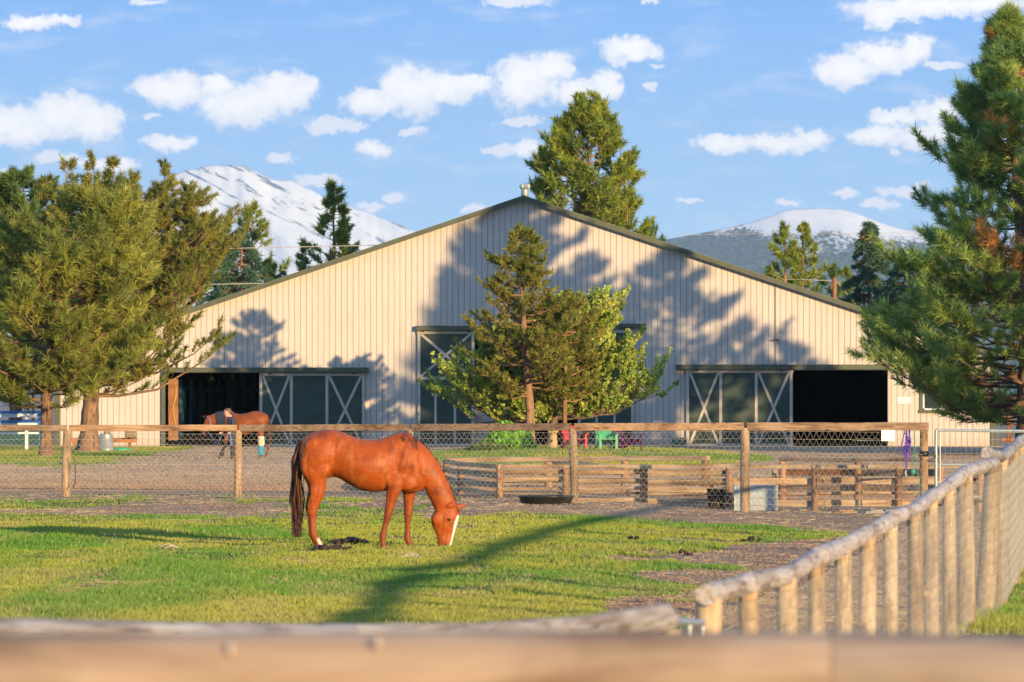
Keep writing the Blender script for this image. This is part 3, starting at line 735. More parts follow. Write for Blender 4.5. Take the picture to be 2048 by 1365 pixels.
# trees out of the picture at right whose shade falls on the barn and the yard
tree('pine_tree', 'tall pine outside the picture at right shading the barn gable', 'tree', (GX(2052, 149) + 4.6 - 3.0, 139.5, 0),
     [(0, 0), (0.1, 14.5)], [(1.6, 3.0, 3.0), (4, 4.2, 4.2), (8, 3.3, 3.3), (12, 1.8, 1.8), (14.7, .3, .3)],
     MG, seed=72, limbs=120, subs=10, per=3, K=14, L=0.45, W=0.03, r0=0.33, up=0.3, lump=.3) if False else None
# ---------------------------------------------------------------- barn
BY = 186.0; kb = BY / F
def bz(y): return H - (y - YH) * kb
def bxx(x): return (x - 1024) * kb
def siding_mat():
    m, t, b, out = newmat('barn_siding')
    tcn = t.new('ShaderNodeTexCoord').outputs['Object']
    sp = t.new('ShaderNodeSeparateXYZ', ins={0: tcn})
    n = t.noise(t.vec('MULTIPLY', tcn, (7, 7, 0.5)), 1.0, 5, 0.6); n2 = t.noise(tcn, 0.5, 5, 0.6)
    c = t.ramp(n.outputs[0], [(0.3, (0.54, 0.475, 0.41)), (0.7, (0.60, 0.54, 0.47))])
    c = t.mix(t.math('MULTIPLY', t.sstep(n2.outputs[0], .45, .75), .35), c, (0.50, 0.43, 0.34))
    # splash dirt near the ground, uneven
    sd = t.math('ADD', sp.outputs[2], t.math('MULTIPLY', n.outputs[0], 0.5))
    c = t.mix(t.math('MULTIPLY', t.sstep(sd, 0.75, 0.2), .5), c, (0.42, 0.34, 0.25))
    t.l.new(c, b.inputs['Base Color']); b.inputs['Roughness'].default_value = 0.85; b.inputs['Specular IOR Level'].default_value = 0.2
    return m
MT['siding'] = siding_mat()
MT['groove'] = plain('siding_groove', (0.22, 0.185, 0.15), 0.9)
MT['trim'] = plain('dark_green_trim', (0.085, 0.095, 0.058), 0.6, 0, 0.15, 3)
MT['door'] = plain('dark_green_door', (0.040, 0.068, 0.050), 0.6, 0, 0.22, 2.2, dirt=(0.065, 0.085, 0.06))
MT['frame'] = plain('tan_door_frame', (0.50, 0.44, 0.36), 0.7, 0, 0.1, 4)
MT['inner'] = plain('dark_interior', (0.022, 0.026, 0.034), 0.9, 0, 0.3, 2)  # near-black colour puts the shade of the barn's depth into the lining
MT['roofm'] = plain('roof_metal', (0.12, 0.14, 0.085), 0.5, 0.2, 0.1, 2)
barn = thing('barn', 'long tan board-sided barn with a low gable roof and dark green sliding doors', 'barn', (0, BY, 0))
def bp(x, y, dy=0.0): return (bxx(x), dy, bz(y))
XL, XR, XP = bxx(110), bxx(1991), bxx(1047)
ZP = bz(399); 
def roofz(x):  # roof line under the rake board
    return np.interp(x, [XL, XP, XR], [bz(717), ZP, bz(712)])
# openings: (x0, x1, ztop)
OPEN = [(bxx(330), bxx(521), bz(746)), (bxx(948), bxx(1156), bz(668)), (bxx(1584), bxx(1775), bz(741))]
WINB = (bxx(1845), bxx(1923), bz(822), bz(775))
wall = MB(); gro = MB()
pit = 0.234; x = XL; gw_ = 0.019
def colpiece(x0, x1, mb, dy, th=0.02):
    xs_ = sorted({x0, x1} | {q for o in OPEN for q in o[:2] if x0 < q < x1} | {q for q in WINB[:2] if x0 < q < x1} | ({XP} if x0 < XP < x1 else set()))
    for a, b_ in zip(xs_[:-1], xs_[1:]):
        mid = (a + b_) / 2; segs = [(-0.45, None)]
        for o in OPEN:
            if o[0] <= mid <= o[1]: segs = [(o[2], None)]
        if WINB[0] <= mid <= WINB[1]: segs = [(-0.45, WINB[2]), (WINB[3], None)]
        for lo, hi in segs:
            za, zb = (hi, hi) if hi is not None else (roofz(a), roofz(b_))
            V = [(a, dy, lo), (b_, dy, lo), (b_, dy, zb), (a, dy, za), (a, dy + th, lo), (b_, dy + th, lo), (b_, dy + th, zb), (a, dy + th, za)]
            mb.add(V, [(0, 1, 2, 3), (1, 5, 6, 2), (4, 0, 3, 7), (3, 2, 6, 7), (0, 4, 5, 1)])
while x < XR - 1e-4:
    x2 = min(x + pit, XR)
    colpiece(x, x2 - gw_, wall, 0.0)
    x = x2
colpiece(XL, XR, gro, 0.018, 0.10)
wall_o = wall.build('wall', MT['siding'], barn); gro.build('wall_groove', MT['groove'], wall_o)
# side and back walls, inner lining, roof
DEP = 58.0
sb = MB()
for sx in (XL, XR):
    zt = roofz(sx) - 0.02
    sb.box((sx + (0.05 if sx == XL else -0.05), DEP / 2 + .13, (zt - .45) / 2), (0.1, DEP - .02, zt + .45))
V = [(XL, DEP, -.45), (XR, DEP, -.45), (XR, DEP, roofz(XR)), (XP, DEP, ZP), (XL, DEP, roofz(XL))]
sb.add(V, [(0, 1, 2, 3, 4)]); sb.build('side_wall', MT['siding'], barn)
rf = MB()
for (xa, za, xb, zb) in [(XL - 0.5, roofz(XL) - .16, XP, ZP), (XP, ZP, XR + .5, roofz(XR) - .16)]:
    o_ = 0.115
    V = [(xa, -0.32, za + o_), (xb, -0.32, zb + o_), (xb, DEP + .3, zb + o_), (xa, DEP + .3, za + o_), (xa, -0.32, za + o_ + .035), (xb, -0.32, zb + o_ + .035), (xb, DEP + .3, zb + o_ + .035), (xa, DEP + .3, za + o_ + .035)]
    rf.add(V, [(0, 3, 2, 1), (4, 5, 6, 7), (0, 1, 5, 4), (1, 2, 6, 5), (2, 3, 7, 6), (3, 0, 4, 7)])
roof = rf.build('roof', MT['roofm'], barn)
rk = MB()
for (xa, za, xb, zb) in [(XL - 0.5, roofz(XL) - .16, XP, ZP), (XP, ZP, XR + .5, roofz(XR) - .16)]:
    V = [(xa, -0.335, za - .06), (xb, -0.335, zb - .06), (xb, -0.335, zb + .112), (xa, -0.335, za + .112), (xa, -0.285, za - .06), (xb, -0.285, zb - .06), (xb, -0.285, zb + .112), (xa, -0.285, za + .112)]
    rk.add(V, [(0, 1, 2, 3), (4, 7, 6, 5), (0, 4, 5, 1), (3, 2, 6, 7), (0, 3, 7, 4), (1, 5, 6, 2)])
rk.build('rake_board', MT['trim'], roof)
sf = MB()
for (xa, za, xb, zb) in [(XL - 0.45, roofz(XL) - .16, XP - .02, ZP), (XP + .02, ZP, XR + .45, roofz(XR) - .16)]:
    sf.add([(xa, -0.28, za + .03), (xb, -0.28, zb + .03), (xb, -0.004, zb + .03), (xa, -0.004, za + .03)], [(0, 1, 2, 3)])
sf.build('soffit', MT['frame'], roof)
for xx in (XL + .09, XR - .09):
    MB().box((xx, -0.03, (roofz(xx) - .5) / 2), (0.22, 0.05, roofz(xx) + .40)).build('corner_trim', MT['trim'], barn)
# interior
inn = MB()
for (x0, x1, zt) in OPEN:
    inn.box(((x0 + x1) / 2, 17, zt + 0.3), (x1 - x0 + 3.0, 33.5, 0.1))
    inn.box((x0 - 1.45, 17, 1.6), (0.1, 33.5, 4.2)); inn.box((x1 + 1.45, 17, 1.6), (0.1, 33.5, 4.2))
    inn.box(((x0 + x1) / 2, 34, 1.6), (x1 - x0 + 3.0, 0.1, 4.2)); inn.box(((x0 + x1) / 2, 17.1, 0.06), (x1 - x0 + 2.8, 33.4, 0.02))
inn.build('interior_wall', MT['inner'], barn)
MT['stallgreen'] = plain('stall_green', (0.07, 0.22, 0.27), 0.6, 0, .3, 3)
for i in range(7):
    xi = bxx(372) + 0.1 * (i % 2); yy = 3.0 + i * 3.6
    st = MB(); xs0 = OPEN[0][0] + .42 + i * .16
    st.box((xs0, yy, 1.4), (0.14, 0.14, 2.6)); st.box((xs0, yy + 1.8, 2.35), (0.10, 3.4, 0.14)); st.box((xs0, yy + 1.8, 0.75), (0.07, 3.4, 1.25))
    for q in range(7): st.tube([(xs0, yy + .35 + q * .45, 1.35), (xs0, yy + .35 + q * .45, 2.3)], 0.02, 5)
    st.build('stall_front', MT['stallgreen'], barn)
for i in range(4):
    st = MB(); xs0 = OPEN[0][0] + 2.15 + .15 * i
    st.box((xs0, 9 + i * 5.0, 1.5), (0.20, 0.20, 3.0)); st.build('interior_post', MT['stallgreen'], barn)
for y_, z_ in ((14, 2.3), (22, 2.2)): MB().box((OPEN[0][0] + 1.9, y_, z_), (3.8, .12, .12)).build('interior_beam', MT['stallgreen'], barn)
MT['jamb'] = plain('worn_brown_board', (0.27, 0.125, 0.055), 0.7, 0, .35, 3)
MB().box((OPEN[0][0] + .30, .45, 1.45), (0.40, 0.06, 2.45)).build('inner_board', MT['jamb'], barn)
lamp = MB(); lz = bz(757)
lamp.tube([(bxx(413), 3.0, bz(742)), (bxx(413), 3.0, lz + .12)], 0.012, 5)
lamp.lathe((bxx(413), 3.0, lz - .08), [(0.11, 0), (0.12, .05), (0.08, .14), (0.03, .2)], 12)
lamp.build('hanging_lamp', plain('lamp_shade_green', (0.45, 0.52, 0.12), 0.4), barn, smooth=True)
# doors
def header(xa, xb, ya, yb):
    MB().box(((bxx(xa) + bxx(xb)) / 2, -0.17, (bz(ya) + bz(yb)) / 2), (bxx(xb) - bxx(xa), 0.30, bz(ya) - bz(yb)), col=(1, 1, 1)).build('door_track_cover', MT['trim'], barn, bevel=.01)
header(330, 738, 735.5, 745.5); header(833, 912 + 0, 652, 662); header(1230, 1292, 648, 655.5); header(1352, 1779, 729.5, 740)
MB().box((bxx(1070), -0.15, bz(657)), (bxx(1228) - bxx(914), 0.26, .19)).build('door_track_cover', MT['trim'], barn, bevel=.01)
def slider(xa, xb, ytop, ybot, posts, crosses, rails=()):
    x0, x1 = bxx(xa), bxx(xb); zt, zb = bz(ytop), bz(ybot)
    d_ = MB().box(((x0 + x1) / 2, -0.085, (zt + zb) / 2), (x1 - x0 - .02, 0.04, zt - zb - .02)).build('sliding_door', MT['door'], barn)
    f = MB(); w_ = 0.115
    for p in posts: f.box((bxx(p), -0.125, (zt + zb) / 2), (w_, 0.036, zt - zb))
    f.box(((x0 + x1) / 2, -0.122, zt - .05), (x1 - x0, 0.034, 0.11)); f.box(((x0 + x1) / 2, -0.122, zb + .05), (x1 - x0, 0.034, 0.11))
    for (ra, rb, ry) in rails: f.box(((bxx(ra) + bxx(rb)) / 2, -0.123, bz(ry)), (bxx(rb) - bxx(ra), 0.034, 0.12))
    f.build('door_frame', MT['frame'], d_)
    for (ca, cb, cy0, cy1) in crosses:
        g = MB().beam((bxx(ca), -0.128, bz(cy0)), (bxx(cb), -0.128, bz(cy1)), 0.10, 0.03, up=(0, 1, 0)).build('cross_brace', MT['frame'], d_); MB().beam((bxx(cb), -0.131, bz(cy0)), (bxx(ca), -0.131, bz(cy1)), 0.10, 0.03, up=(0, 1, 0)).build('cross_brace', MT['frame'], d_)
    for p in (lerp(xa, xb, .1), lerp(xa, xb, .89)): MB().box((bxx(p), -0.15, zt + .03), (0.09, 0.05, 0.14)).build('door_hanger', MT['trim'], d_)
slider(519, 731, 747, 893, (522, 583, 654, 727), ((525, 580, 749, 890), (657, 724, 749, 890)))
slider(1372, 1586, 741, 893, (1375, 1441, 1512, 1582), ((1379, 1437, 744, 890), (1516, 1578, 744, 890)))
slider(834, 950, 663, 893, (838, 946), ((841, 942, 668, 754),), ((838, 946, 757),))
slider(1155, 1269, 661, 893, (1158, 1265), ((1161, 1262, 668, 754),), ((1158, 1265, 757),))
for p in (871, 910, 1193, 1229): MB().box((bxx(p), -0.125, (bz(757) + bz(893)) / 2 - .03), (0.10, 0.034, bz(757) - bz(893) - .13)).build('door_stile', MT['frame'], barn)
MB().box(((bxx(948) + bxx(1018)) / 2, 0.5, (bz(813) + bz(893)) / 2), (bxx(1018) - bxx(948), 0.05, bz(813) - bz(893))).build('plywood_gate', plain('grey_plywood', (0.42, 0.38, 0.33), .8), barn)
for (xa, xb, yy) in [(330, 0, 0)]:
    MB().box((bxx(327), -0.06, (bz(746) - .3) / 2), (0.16, 0.10, bz(746) + .3)).build('door_jamb', MT['trim'], barn)
MB().box((bxx(1778), -0.05, bz(741) / 2), (0.10, 0.08, bz(741))).build('door_jamb', MT['frame'], barn)
MB().box((bxx(1737), 0.1, 0.22), (bxx(1780) - bxx(1715), 0.1, 0.001 + .02)).build('sill_board', MT['frame'], barn)
# window
x0, x1, z0_, z1_ = WINB; cxw = (x0 + x1) / 2; czw = (z0_ + z1_) / 2
wn = MB()
for (c_, s_) in [((cxw, -.03, z0_ - .03), (x1 - x0 + .30, .09, .12)), ((cxw, -.03, z1_ + .05), (x1 - x0 + .24, .07, .12)), ((x0 - .05, -.03, czw), (.12, .06, z1_ - z0_)), ((x1 + .05, -.03, czw), (.12, .06, z1_ - z0_))]: wn.box(c_, s_)
wo = wn.build('window', MT['trim'], barn)
fr = MB()
for (c_, s_) in [((cxw, -.01, z0_ + .06), (x1 - x0 - .03, .05, .06)), ((cxw, -.01, z1_ - .03), (x1 - x0 - .03, .05, .06)), ((x0 + .045, -.01, czw), (.06, .05, z1_ - z0_)), ((x1 - .045, -.01, czw), (.06, .05, z1_ - z0_)), ((cxw, -.01, czw), (.06, .05, z1_ - z0_))]: fr.box(c_, s_)
fr.build('window_frame', MT['white'], wo)
MT['glass'] = plain('dark_window_glass', (0.03, 0.045, 0.055), 0.08, 0, .1, 2, spec=.8)
MB().box((cxw, .03, czw), (x1 - x0, .01, z1_ - z0_)).build('pane', MT['glass'], wo)
# roof vents
for (x_, y_, dy_, sc_) in [(1050, 393, 1.3, 1.0), (1074, 393, 14.0, 1.0)]:
    vb = MB(); cx_, z_ = bxx(x_), ZP + .17 - abs(bxx(x_) - XP) * .30
    if dy_ > 5: z_ = z_ - .02
    vb.lathe((cx_, dy_, z_), [(0.155, -.2), (0.15, .25), (0.15, .30)], 20)
    vo = vb.build('turbine_vent', MT['galv'], barn, smooth=True)
    MB().lathe((cx_, dy_, z_ + .30), [(0.15, 0), (0.205, .05), (0.225, .12), (0.20, .19), (0.12, .235), (0.03, .25)], 40, flute=.13).build('turbine_fins', MT['galv'], vo)
# pipe and light on the wall, notice
cp = MB(); xx = bxx(1551); cp.tube([(xx, -.03, bz(730)), (xx, -.03, bz(560))], 0.012, 6); cp.build('conduit', plain('conduit_grey', (.25, .22, .18)), barn)
cp = MB(); cp.box((xx + .05, -.10, bz(680)), (.16, .12, .07)); cp.tube([(xx - .14, -.16, bz(681)), (xx + .1, -.06, bz(680))], 0.03, 6); cp.build('wall_light', plain('fixture_dark', (.07, .06, .05)), barn)

m, t, b, out = newmat('notice_print')
tcn = t.new('ShaderNodeTexCoord').outputs['Object']
wv = t.new('ShaderNodeTexWave'); wv.inputs['Scale'].default_value = 9; wv.bands_direction = 'Z'; t.l.new(tcn, wv.inputs[0])
nn = t.noise(t.vec('MULTIPLY', tcn, (60, 1, 30)), 1, 3)
mk = t.math('MULTIPLY', t.math('GREATER_THAN', wv.outputs[1], .5), t.math('GREATER_THAN', nn.outputs[0], .45))
t.l.new(t.mix(mk, (.75, .80, .85), (.30, .36, .42)), b.inputs[0]); MT['notice'] = m
o = MB().box((bxx(1808), BY - .02, bz(801.5)), (.54, .02, .27)).build('notice_board', MT['notice'])
tag(o, 'small pale printed notice on the barn wall right of the dark doorway', 'sign')

# hose on the board
hs = MB(); a_ = np.linspace(0, 1, 26); xh = OPEN[0][0] + .36
hs.tube(np.stack([xh + .07 * np.sin(a_ * 7), BY + .40 + 0 * a_, 2.55 - 1.7 * a_], 1), 0.018, 6); hs.tube(np.stack([xh - .1 + .12 * np.sin(a_ * 4 + 1), BY + .39 + 0 * a_, 2.3 - 1.5 * a_], 1), 0.016, 6)
tag(hs.build('rope', plain('orange_rope', (.60, .30, .05), .6), None, smooth=True), 'orange rope hanging just inside the left barn doorway', 'rope')
# ---------------------------------------------------------------- fences
def interp_line(pts, X):
    pts = np.array(pts); return np.interp(X, pts[:, 0], pts[:, 1])
# --- far paddock fence: posts given by picture x of the base and distance
rngf = np.random.RandomState(5)
FP = [(-210, 90.5), (135, 89.8), (476, 89.8), (820, 88.6), (1145, 86.8), (1490, 86.0), (1848, 86.0)]
far = thing('paddock_fence', 'long paddock fence with square top rails and zigzag wire mesh behind the grazing horse', 'fence', (0, 85, 0))
def wpts(x, d, z): return np.array([GX(x, d), d, z])
def loc(p, o): return np.asarray(p, float) - np.array(o.location)
railtop = {-210: 850, 135: 850.5, 476: 850, 820: 848.5, 1145: 847, 1490: 845.5, 1848: 845.5}
random.seed(4)
tops = []
for i, (x, d) in enumerate(FP):
    g0 = float(gheight(GX(x, d), d)); zt = zat(railtop[x], d); tops.append(zt)
    lean = [0, -.02, .0, .02, -.05, .0, .0][i]
    r_ = [.08, .085, .075, .075, .08, .088, .078][i]
    hx = -4 if x == 135 else 0
    m_ = MB(); m_.tube([loc((GX(x + hx, d) - lean, d, g0 - .3), far), loc((GX(x + hx, d) - lean * .6, d, g0 + .5), far), loc((GX(x, d), d, zt - .10), far)], [r_ * 1.04, r_, r_ * .95], 14, jit=.07, sub=4)
    m_.build('post', MT['post'] if x != 1490 else MT['post'], far, smooth=True)
for i in range(len(FP) - 1):
    (xa, da), (xb, db) = FP[i], FP[i + 1]
    hh = lerp(.115, .15, i / 5)
    a = wpts(xa + 3, da, tops[i] - hh / 2); b_ = wpts(xb - 2, db, tops[i + 1] - hh / 2)
    if i == 5: b_ = wpts(xb + 9, db, tops[i + 1] - hh / 2)
    n_ = 9; pts = [lerp(a, b_, q / (n_ - 1)) + np.array([0, 0, (rngf.rand() - .5) * .012 * (0 < q < n_ - 1)]) for q in range(n_)]
    m_ = MB(); tmp = MB(); tmp.tube([loc(q, far) for q in pts], [hh * .62 * (1 + .05 * (rngf.rand() - .5)) for _ in pts], 4, jit=.05, sub=4)
    # rotate the square section by 45 degrees
    V = tmp.v[0]; nseg = len(V) // 4; Lc = tmp.lc[0]
    out_ = []
    for s_ in range(nseg):
        q = V[s_ * 4:(s_ + 1) * 4]; c_ = q.mean(0); rr_ = hh * .5
        wob = 1 + .05 * (rngf.rand(4) - .5)
        for (dy, dz), w_ in zip([(-.5, -.5), (.5, -.5), (.5, .5), (-.5, .5)], wob): out_.append(c_ + np.array([0, dy * hh * .95, dz * hh * w_]))
    m_.add(np.array(out_), tmp.f, [(p[1] * 1.0 + i * 3, p[2] + i * 5, p[0] + i * 9) for p in out_])
    m_.build('rail', MT['rail'], far, bevel=.008)
# V mesh wire
def vmesh(mb, a, b_, z0a, z0b, z1a, z1b, rows, pitch, wr=.0023, sag=.012, off=(0, -.085, 0), seed=0, vert=False):
    rg = np.random.RandomState(seed)
    a = np.asarray(a, float) + off; b_ = np.asarray(b_, float) + off; L_ = np.linalg.norm((b_ - a)[:2]); n_ = max(4, int(L_ / pitch))
    ph = rg.rand(rows + 1) * 6; 
    def pt(u, r):
        z = lerp(lerp(z0a, z0b, u), lerp(z1a, z1b, u), r / rows)
        z += sag * math.sin(u * 9 + ph[int(r)]) * .6 * (r / rows) ** .5 + sag * .4 * math.sin(u * 31 + ph[int(r)])
        p = lerp(a, b_, u); return (p[0], p[1], z)
    def seg(p, q, w_):
        p = np.array(p); q = np.array(q); d = nrm(q - p); s = nrm(np.cross(d, [0, 1, 0])) * w_; t_ = np.array([0, -w_ * 1.2, 0])
        mb.add([p - s, p + s, p + t_, q - s, q + s, q + t_], [(0, 1, 4, 3), (1, 2, 5, 4), (2, 0, 3, 5)])
    for r in range(rows + 1):
        m2 = max(6, n_ // 3)
        for k in range(m2): seg(pt(k / m2, r), pt((k + 1) / m2, r), wr * 1.25)
    for r in range(rows):
        for k in range(n_):
            j1, j2 = (rg.rand(2) - .5) * .12 / n_
            if vert: seg(pt(k / n_, r), pt(k / n_, r + 1), wr)
            else:
                seg(pt((k + j1) / n_, r), pt((k + .5 + j2) / n_, r + 1), wr * .9); seg(pt((k + .5 + j2) / n_, r + 1), pt((k + 1 + j1) / n_ if k < n_ - 1 else 1, r), wr * .9)
for i in range(len(FP) - 1):
    (xa, da), (xb, db) = FP[i], FP[i + 1]
    w_ = MB(); a = loc(wpts(xa, da, 0), far); b_ = loc(wpts(xb, db, 0), far)
    g0, g1 = float(gheight(GX(xa, da), da)) + .02, float(gheight(GX(xb, db), db)) + .02
    vmesh(w_, a, b_, g0, g1, tops[i] - .17, tops[i + 1] - .17, 11, .112, seed=i)
    w_.build('wire_mesh', MT['wire'], far)

# --- near fence at right (runs away from the eye)
NF = [(1417, 1208, 24.0, .058), (1498, 1186, 25.5, .050), (1573, 1166, 27.0, .052), (1632, 1134, 28.8, .046), (1686, 1106, 30.4, .047), (1736, 1080, 32.0, .052),
      (1781, 1054, 33.5, .048), (1828, 1030, 35.0, .050), (1862, 1008, 36.7, .048), (1896, 981, 38.3, .050), (1930, 958, 40.0, .060), (1987, 935, 42.4, .070), (2004, 925, 44.6, .055),
      (2024, 905, 48.0, .066), (2040, 893, 51.0, .070), (2062, 880, 54.5, .07), (2085, 868, 58, .07), (2108, 862, 62.5, .07), (2130, 858, 67.5, .07), (2148, 854, 73, .07), (2163, 850, 79, .07)]
nearf = thing('pole_fence', 'round pole fence with a grey top rail and close-set posts running away at right', 'fence', (3.0, 36, 0))
pt_ = [np.array([GX(x, d), d, zat(y, d)]) for x, y, d, r in NF]
random.seed(9)
for i, ((x, y, d, r), p) in enumerate(zip(NF, pt_)):
    g0 = float(gheight(p[0], d)); base_ = np.array([p[0] + [0, -.01, .02, 0, .01, -.02, 0, .02, .01, .02, .02, -.10, -.02, 0, .01, 0, 0, 0, .01, 0, 0][i], d, min(g0, p[2] - 1.2) - .3])
    m_ = MB(); m_.tube([loc(base_, nearf), loc(lerp(base_, p, .5), nearf), loc(p + [0, 0, .03], nearf)], [r * 1.25, r * 1.2, r * 1.12], 12, jit=.17, sub=5)
    m_.build('post', MT['pale'], nearf, smooth=True)
joints = [0, 3, 6, 8, 11, 13, 16, 18, 20]
rr_ = .057
for j in range(len(joints) - 1):
    a, b_ = joints[j], joints[j + 1]
    ps = [pt_[k] + np.array([0.0, 0, rr_ * .8]) for k in range(a, b_ + 1)]
    ps[0] = ps[0] - nrm(ps[1] - ps[0]) * (.10 if j == 0 else -.02); ps[-1] = ps[-1] + nrm(ps[-1] - ps[-2]) * .05
    if j == 4: ps[0] = ps[0] + np.array([-.08, -.12, .10])
    rs_ = np.array([rr_ * (1.0 + .10 * math.sin(k * 2.1 + j)) for k in range(len(ps))]) * (1 if j % 2 else .95)
    m_ = MB(); m_.tube([loc(q + [0, 0, .012 * math.sin(9.1 * k_ + j)], nearf) for k_, q in enumerate(ps)], rs_, 16, jit=.24, sub=4)
    m_.build('rail', MT['grey'], nearf, smooth=True)
w_ = MB()
for i in range(len(pt_) - 1):
    a, b_ = loc(pt_[i], nearf), loc(pt_[i + 1], nearf)
    ga = pt_[i][2] - 1.27; gb = pt_[i + 1][2] - 1.27
    vmesh(w_, (a[0], a[1], 0), (b_[0], b_[1], 0), ga, gb, pt_[i][2] - .03, pt_[i + 1][2] - .03, 12, .11, wr=.0012, off=(.075, 0, 0), seed=30 + i, sag=.006)
    if i == 9: w_.build('wire_mesh', MT['wire'], nearf); w_ = MB()
w_.build('wire_mesh', MT['wire'], nearf)
m_ = MB(); q = loc(P(1851, 1187, 35.6), nearf); m_.box(q, (.09, .10, .045), ry=.1); m_.build('wood_block', MT['plank'], nearf, bevel=.004)

# --- grey rail fence behind the foreground rail
midf = thing('pole_fence', 'sagging grey pole rail fence ending at the gate gap in the lower middle', 'fence', (0, 17.5, -.5))
MP = [(-160, 1238, 15.6), (20, 1238, 16.0), (330, 1243, 16.4), (700, 1250, 17.0), (960, 1248, 17.4), (1170, 1233, 17.9), (1332, 1208, 18.4)]
mp = [np.array([GX(x, d), d, zat(y, d) - .055]) for x, y, d in MP]
for a, b_ in ((0, 3), (3, 6)):
    ps = mp[a:b_ + 1]; m_ = MB(); m_.tube([loc(q, midf) for q in ps], [.055, .057, .053, .056][:len(ps)], 16, jit=.16, sub=7); m_.build('rail', MT['grey'], midf, smooth=True)
for k in (0, 1, 3, 5, 6):
    q = mp[k]; xo = .012 if k == 6 else 0
    gq = float(gheight(q[0], q[1]))
    m_ = MB(); m_.tube([loc((q[0] + xo, q[1], gq - .3), midf), loc((q[0] + xo, q[1], q[2] - .045), midf)], [.05, .045], 12, jit=.08, sub=5); m_.build('post', MT['pale'], midf, smooth=True)
w_ = MB()
for k in range(len(mp) - 1):
    a, b_ = loc(mp[k], midf), loc(mp[k + 1], midf); ga = mp[k][2] - 1.05 - midf.location[2]
    vmesh(w_, (a[0], a[1], 0), (b_[0], b_[1], 0), a[2] - .95, b_[2] - .95, a[2] - .06, b_[2] - .06, 9, .11, wr=.0018, off=(0, -.06, 0), seed=60 + k)
w_.build('wire_mesh', MT['wire'], midf)
# pipe gate in the gap
a = np.array([GX(1346, 19), 19, zat(1243, 19)]); b_ = np.array([GX(1405, 23.5), 23.5, zat(1247, 23.5)])
gt = MB(); 
for dz in (0, -.28, -.56, -.80): gt.tube([a + [0, 0, dz], b_ + [0, 0, dz]], .017, 8)
for p in (a, lerp(a, b_, .5), b_): gt.tube([p, p + [0, 0, -.8]], .015, 8)
tag(gt.build('pipe_gate', MT['galv'], smooth=True), 'thin pale metal pipe gate closing the gap between the two grey pole fences', 'gate')

# --- foreground rail, very close to the lens
MT['knot'] = plain('pale_knot_wood', (.46, .37, .28), .8)
fg = thing('rail_fence', 'blurred brown rail fence across the very bottom of the picture', 'fence', (0, 9, 0))
MT['fgrail'] = wood('foreground_rail_wood', (0.30, 0.225, 0.165), (0.43, 0.345, 0.265), (0.19, 0.115, 0.07), grain=9, along=1.1, bump=.004, knots=False, crack=.15)
MT['fgrail2'] = wood('foreground_orange_rail_wood', (0.36, 0.24, 0.165), (0.48, 0.37, 0.28), (0.34, 0.16, 0.07), grain=7, along=1.3, bump=.004, knots=False, crack=.15)
for (xa, xb, ya, yb, mm) in [(-900, 1657.5, 1262, 1262, 'fgrail'), (1658.5, 2900, 1263, 1265, 'fgrail')]:
    pa = P(xa, ya, 9.0) - [0, 0, .092]; pb = P(xb, yb, 9.0) - [0, 0, .092]
    m_ = MB(); m_.tube([loc(pa, fg), loc(lerp(pa, pb, .33) + [0, 0, -.004], fg), loc(lerp(pa, pb, .7), fg), loc(pb, fg)], [.092, .09, .092, .09], 20, jit=.05, sub=10)
    m_.build('rail', MT[mm], fg, smooth=True)
for x in (-850, 1658, 2800):
    p = P(x, 1430, 9.0); m_ = MB(); m_.tube([loc((p[0], 9.06, -.35), fg), loc((p[0], 9.06, P(0, 1395, 9)[2]), fg)], [.08, .075], 14, jit=.08, sub=4); m_.build('post', MT['post'], fg, smooth=True)
for x, y, r in ((461, 1300, .014), (755, 1287, .013)):
    q = P(x, y, 8.922); MB().lathe(loc(q, fg), [(.0, -r * .9), (r * .5, -r * .5), (r * .6, 0), (r * .5, r * .5), (.0, r * .9)], 10).build('pale_knot', MT['knot'], fg, smooth=True)

# --- low wooden corral
cor = thing('wooden_corral', 'low corral of rough brown logs and boards behind the wire mesh fence', 'corral', (4, 88, 0))
CF = [(999, 89.6), (1132, 89.3), (1288, 89.0), (1458, 88.7), (1630, 88.4), (1798, 88.2), (1960, 88.0)]
random.seed(21); rc = np.random.RandomState(8)
def cpost(x, d, ztop, r=.075, name='post', mt='pinkpost'):
    g0 = float(gheight(GX(x, d), d)); m_ = MB()
    m_.tube([loc((GX(x, d), d, g0 - .2), cor), loc((GX(x, d), d, ztop), cor)], [r, r * .95], 10, jit=.1, sub=4); m_.build(name, MT[mt], cor, smooth=True)
zt = .72
for x, d in CF: cpost(x, d, zat(937, d), .072)
def crail(xa, da, ya, xb, db, yb, h_, th=.07, mt='plank', round_=False, off=.09):
    a = np.array([GX(xa, da), da + off, zat(ya, da + off)]); b_ = np.array([GX(xb, db), db + off, zat(yb, db + off)])
    m_ = MB()
    if round_: m_.tube([loc(a, cor), loc(lerp(a, b_, .5) + [0, 0, rc.randn() * .008], cor), loc(b_, cor)], [h_ / 2, h_ / 2 * (.9 + .2 * rc.rand()), h_ / 2 * .95], 12, jit=.1, sub=6)
    else: m_.beam(loc(a, cor), loc(b_, cor), th, h_)
    m_.build('rail', MT[mt], cor, smooth=round_, bevel=0 if round_ else .006)
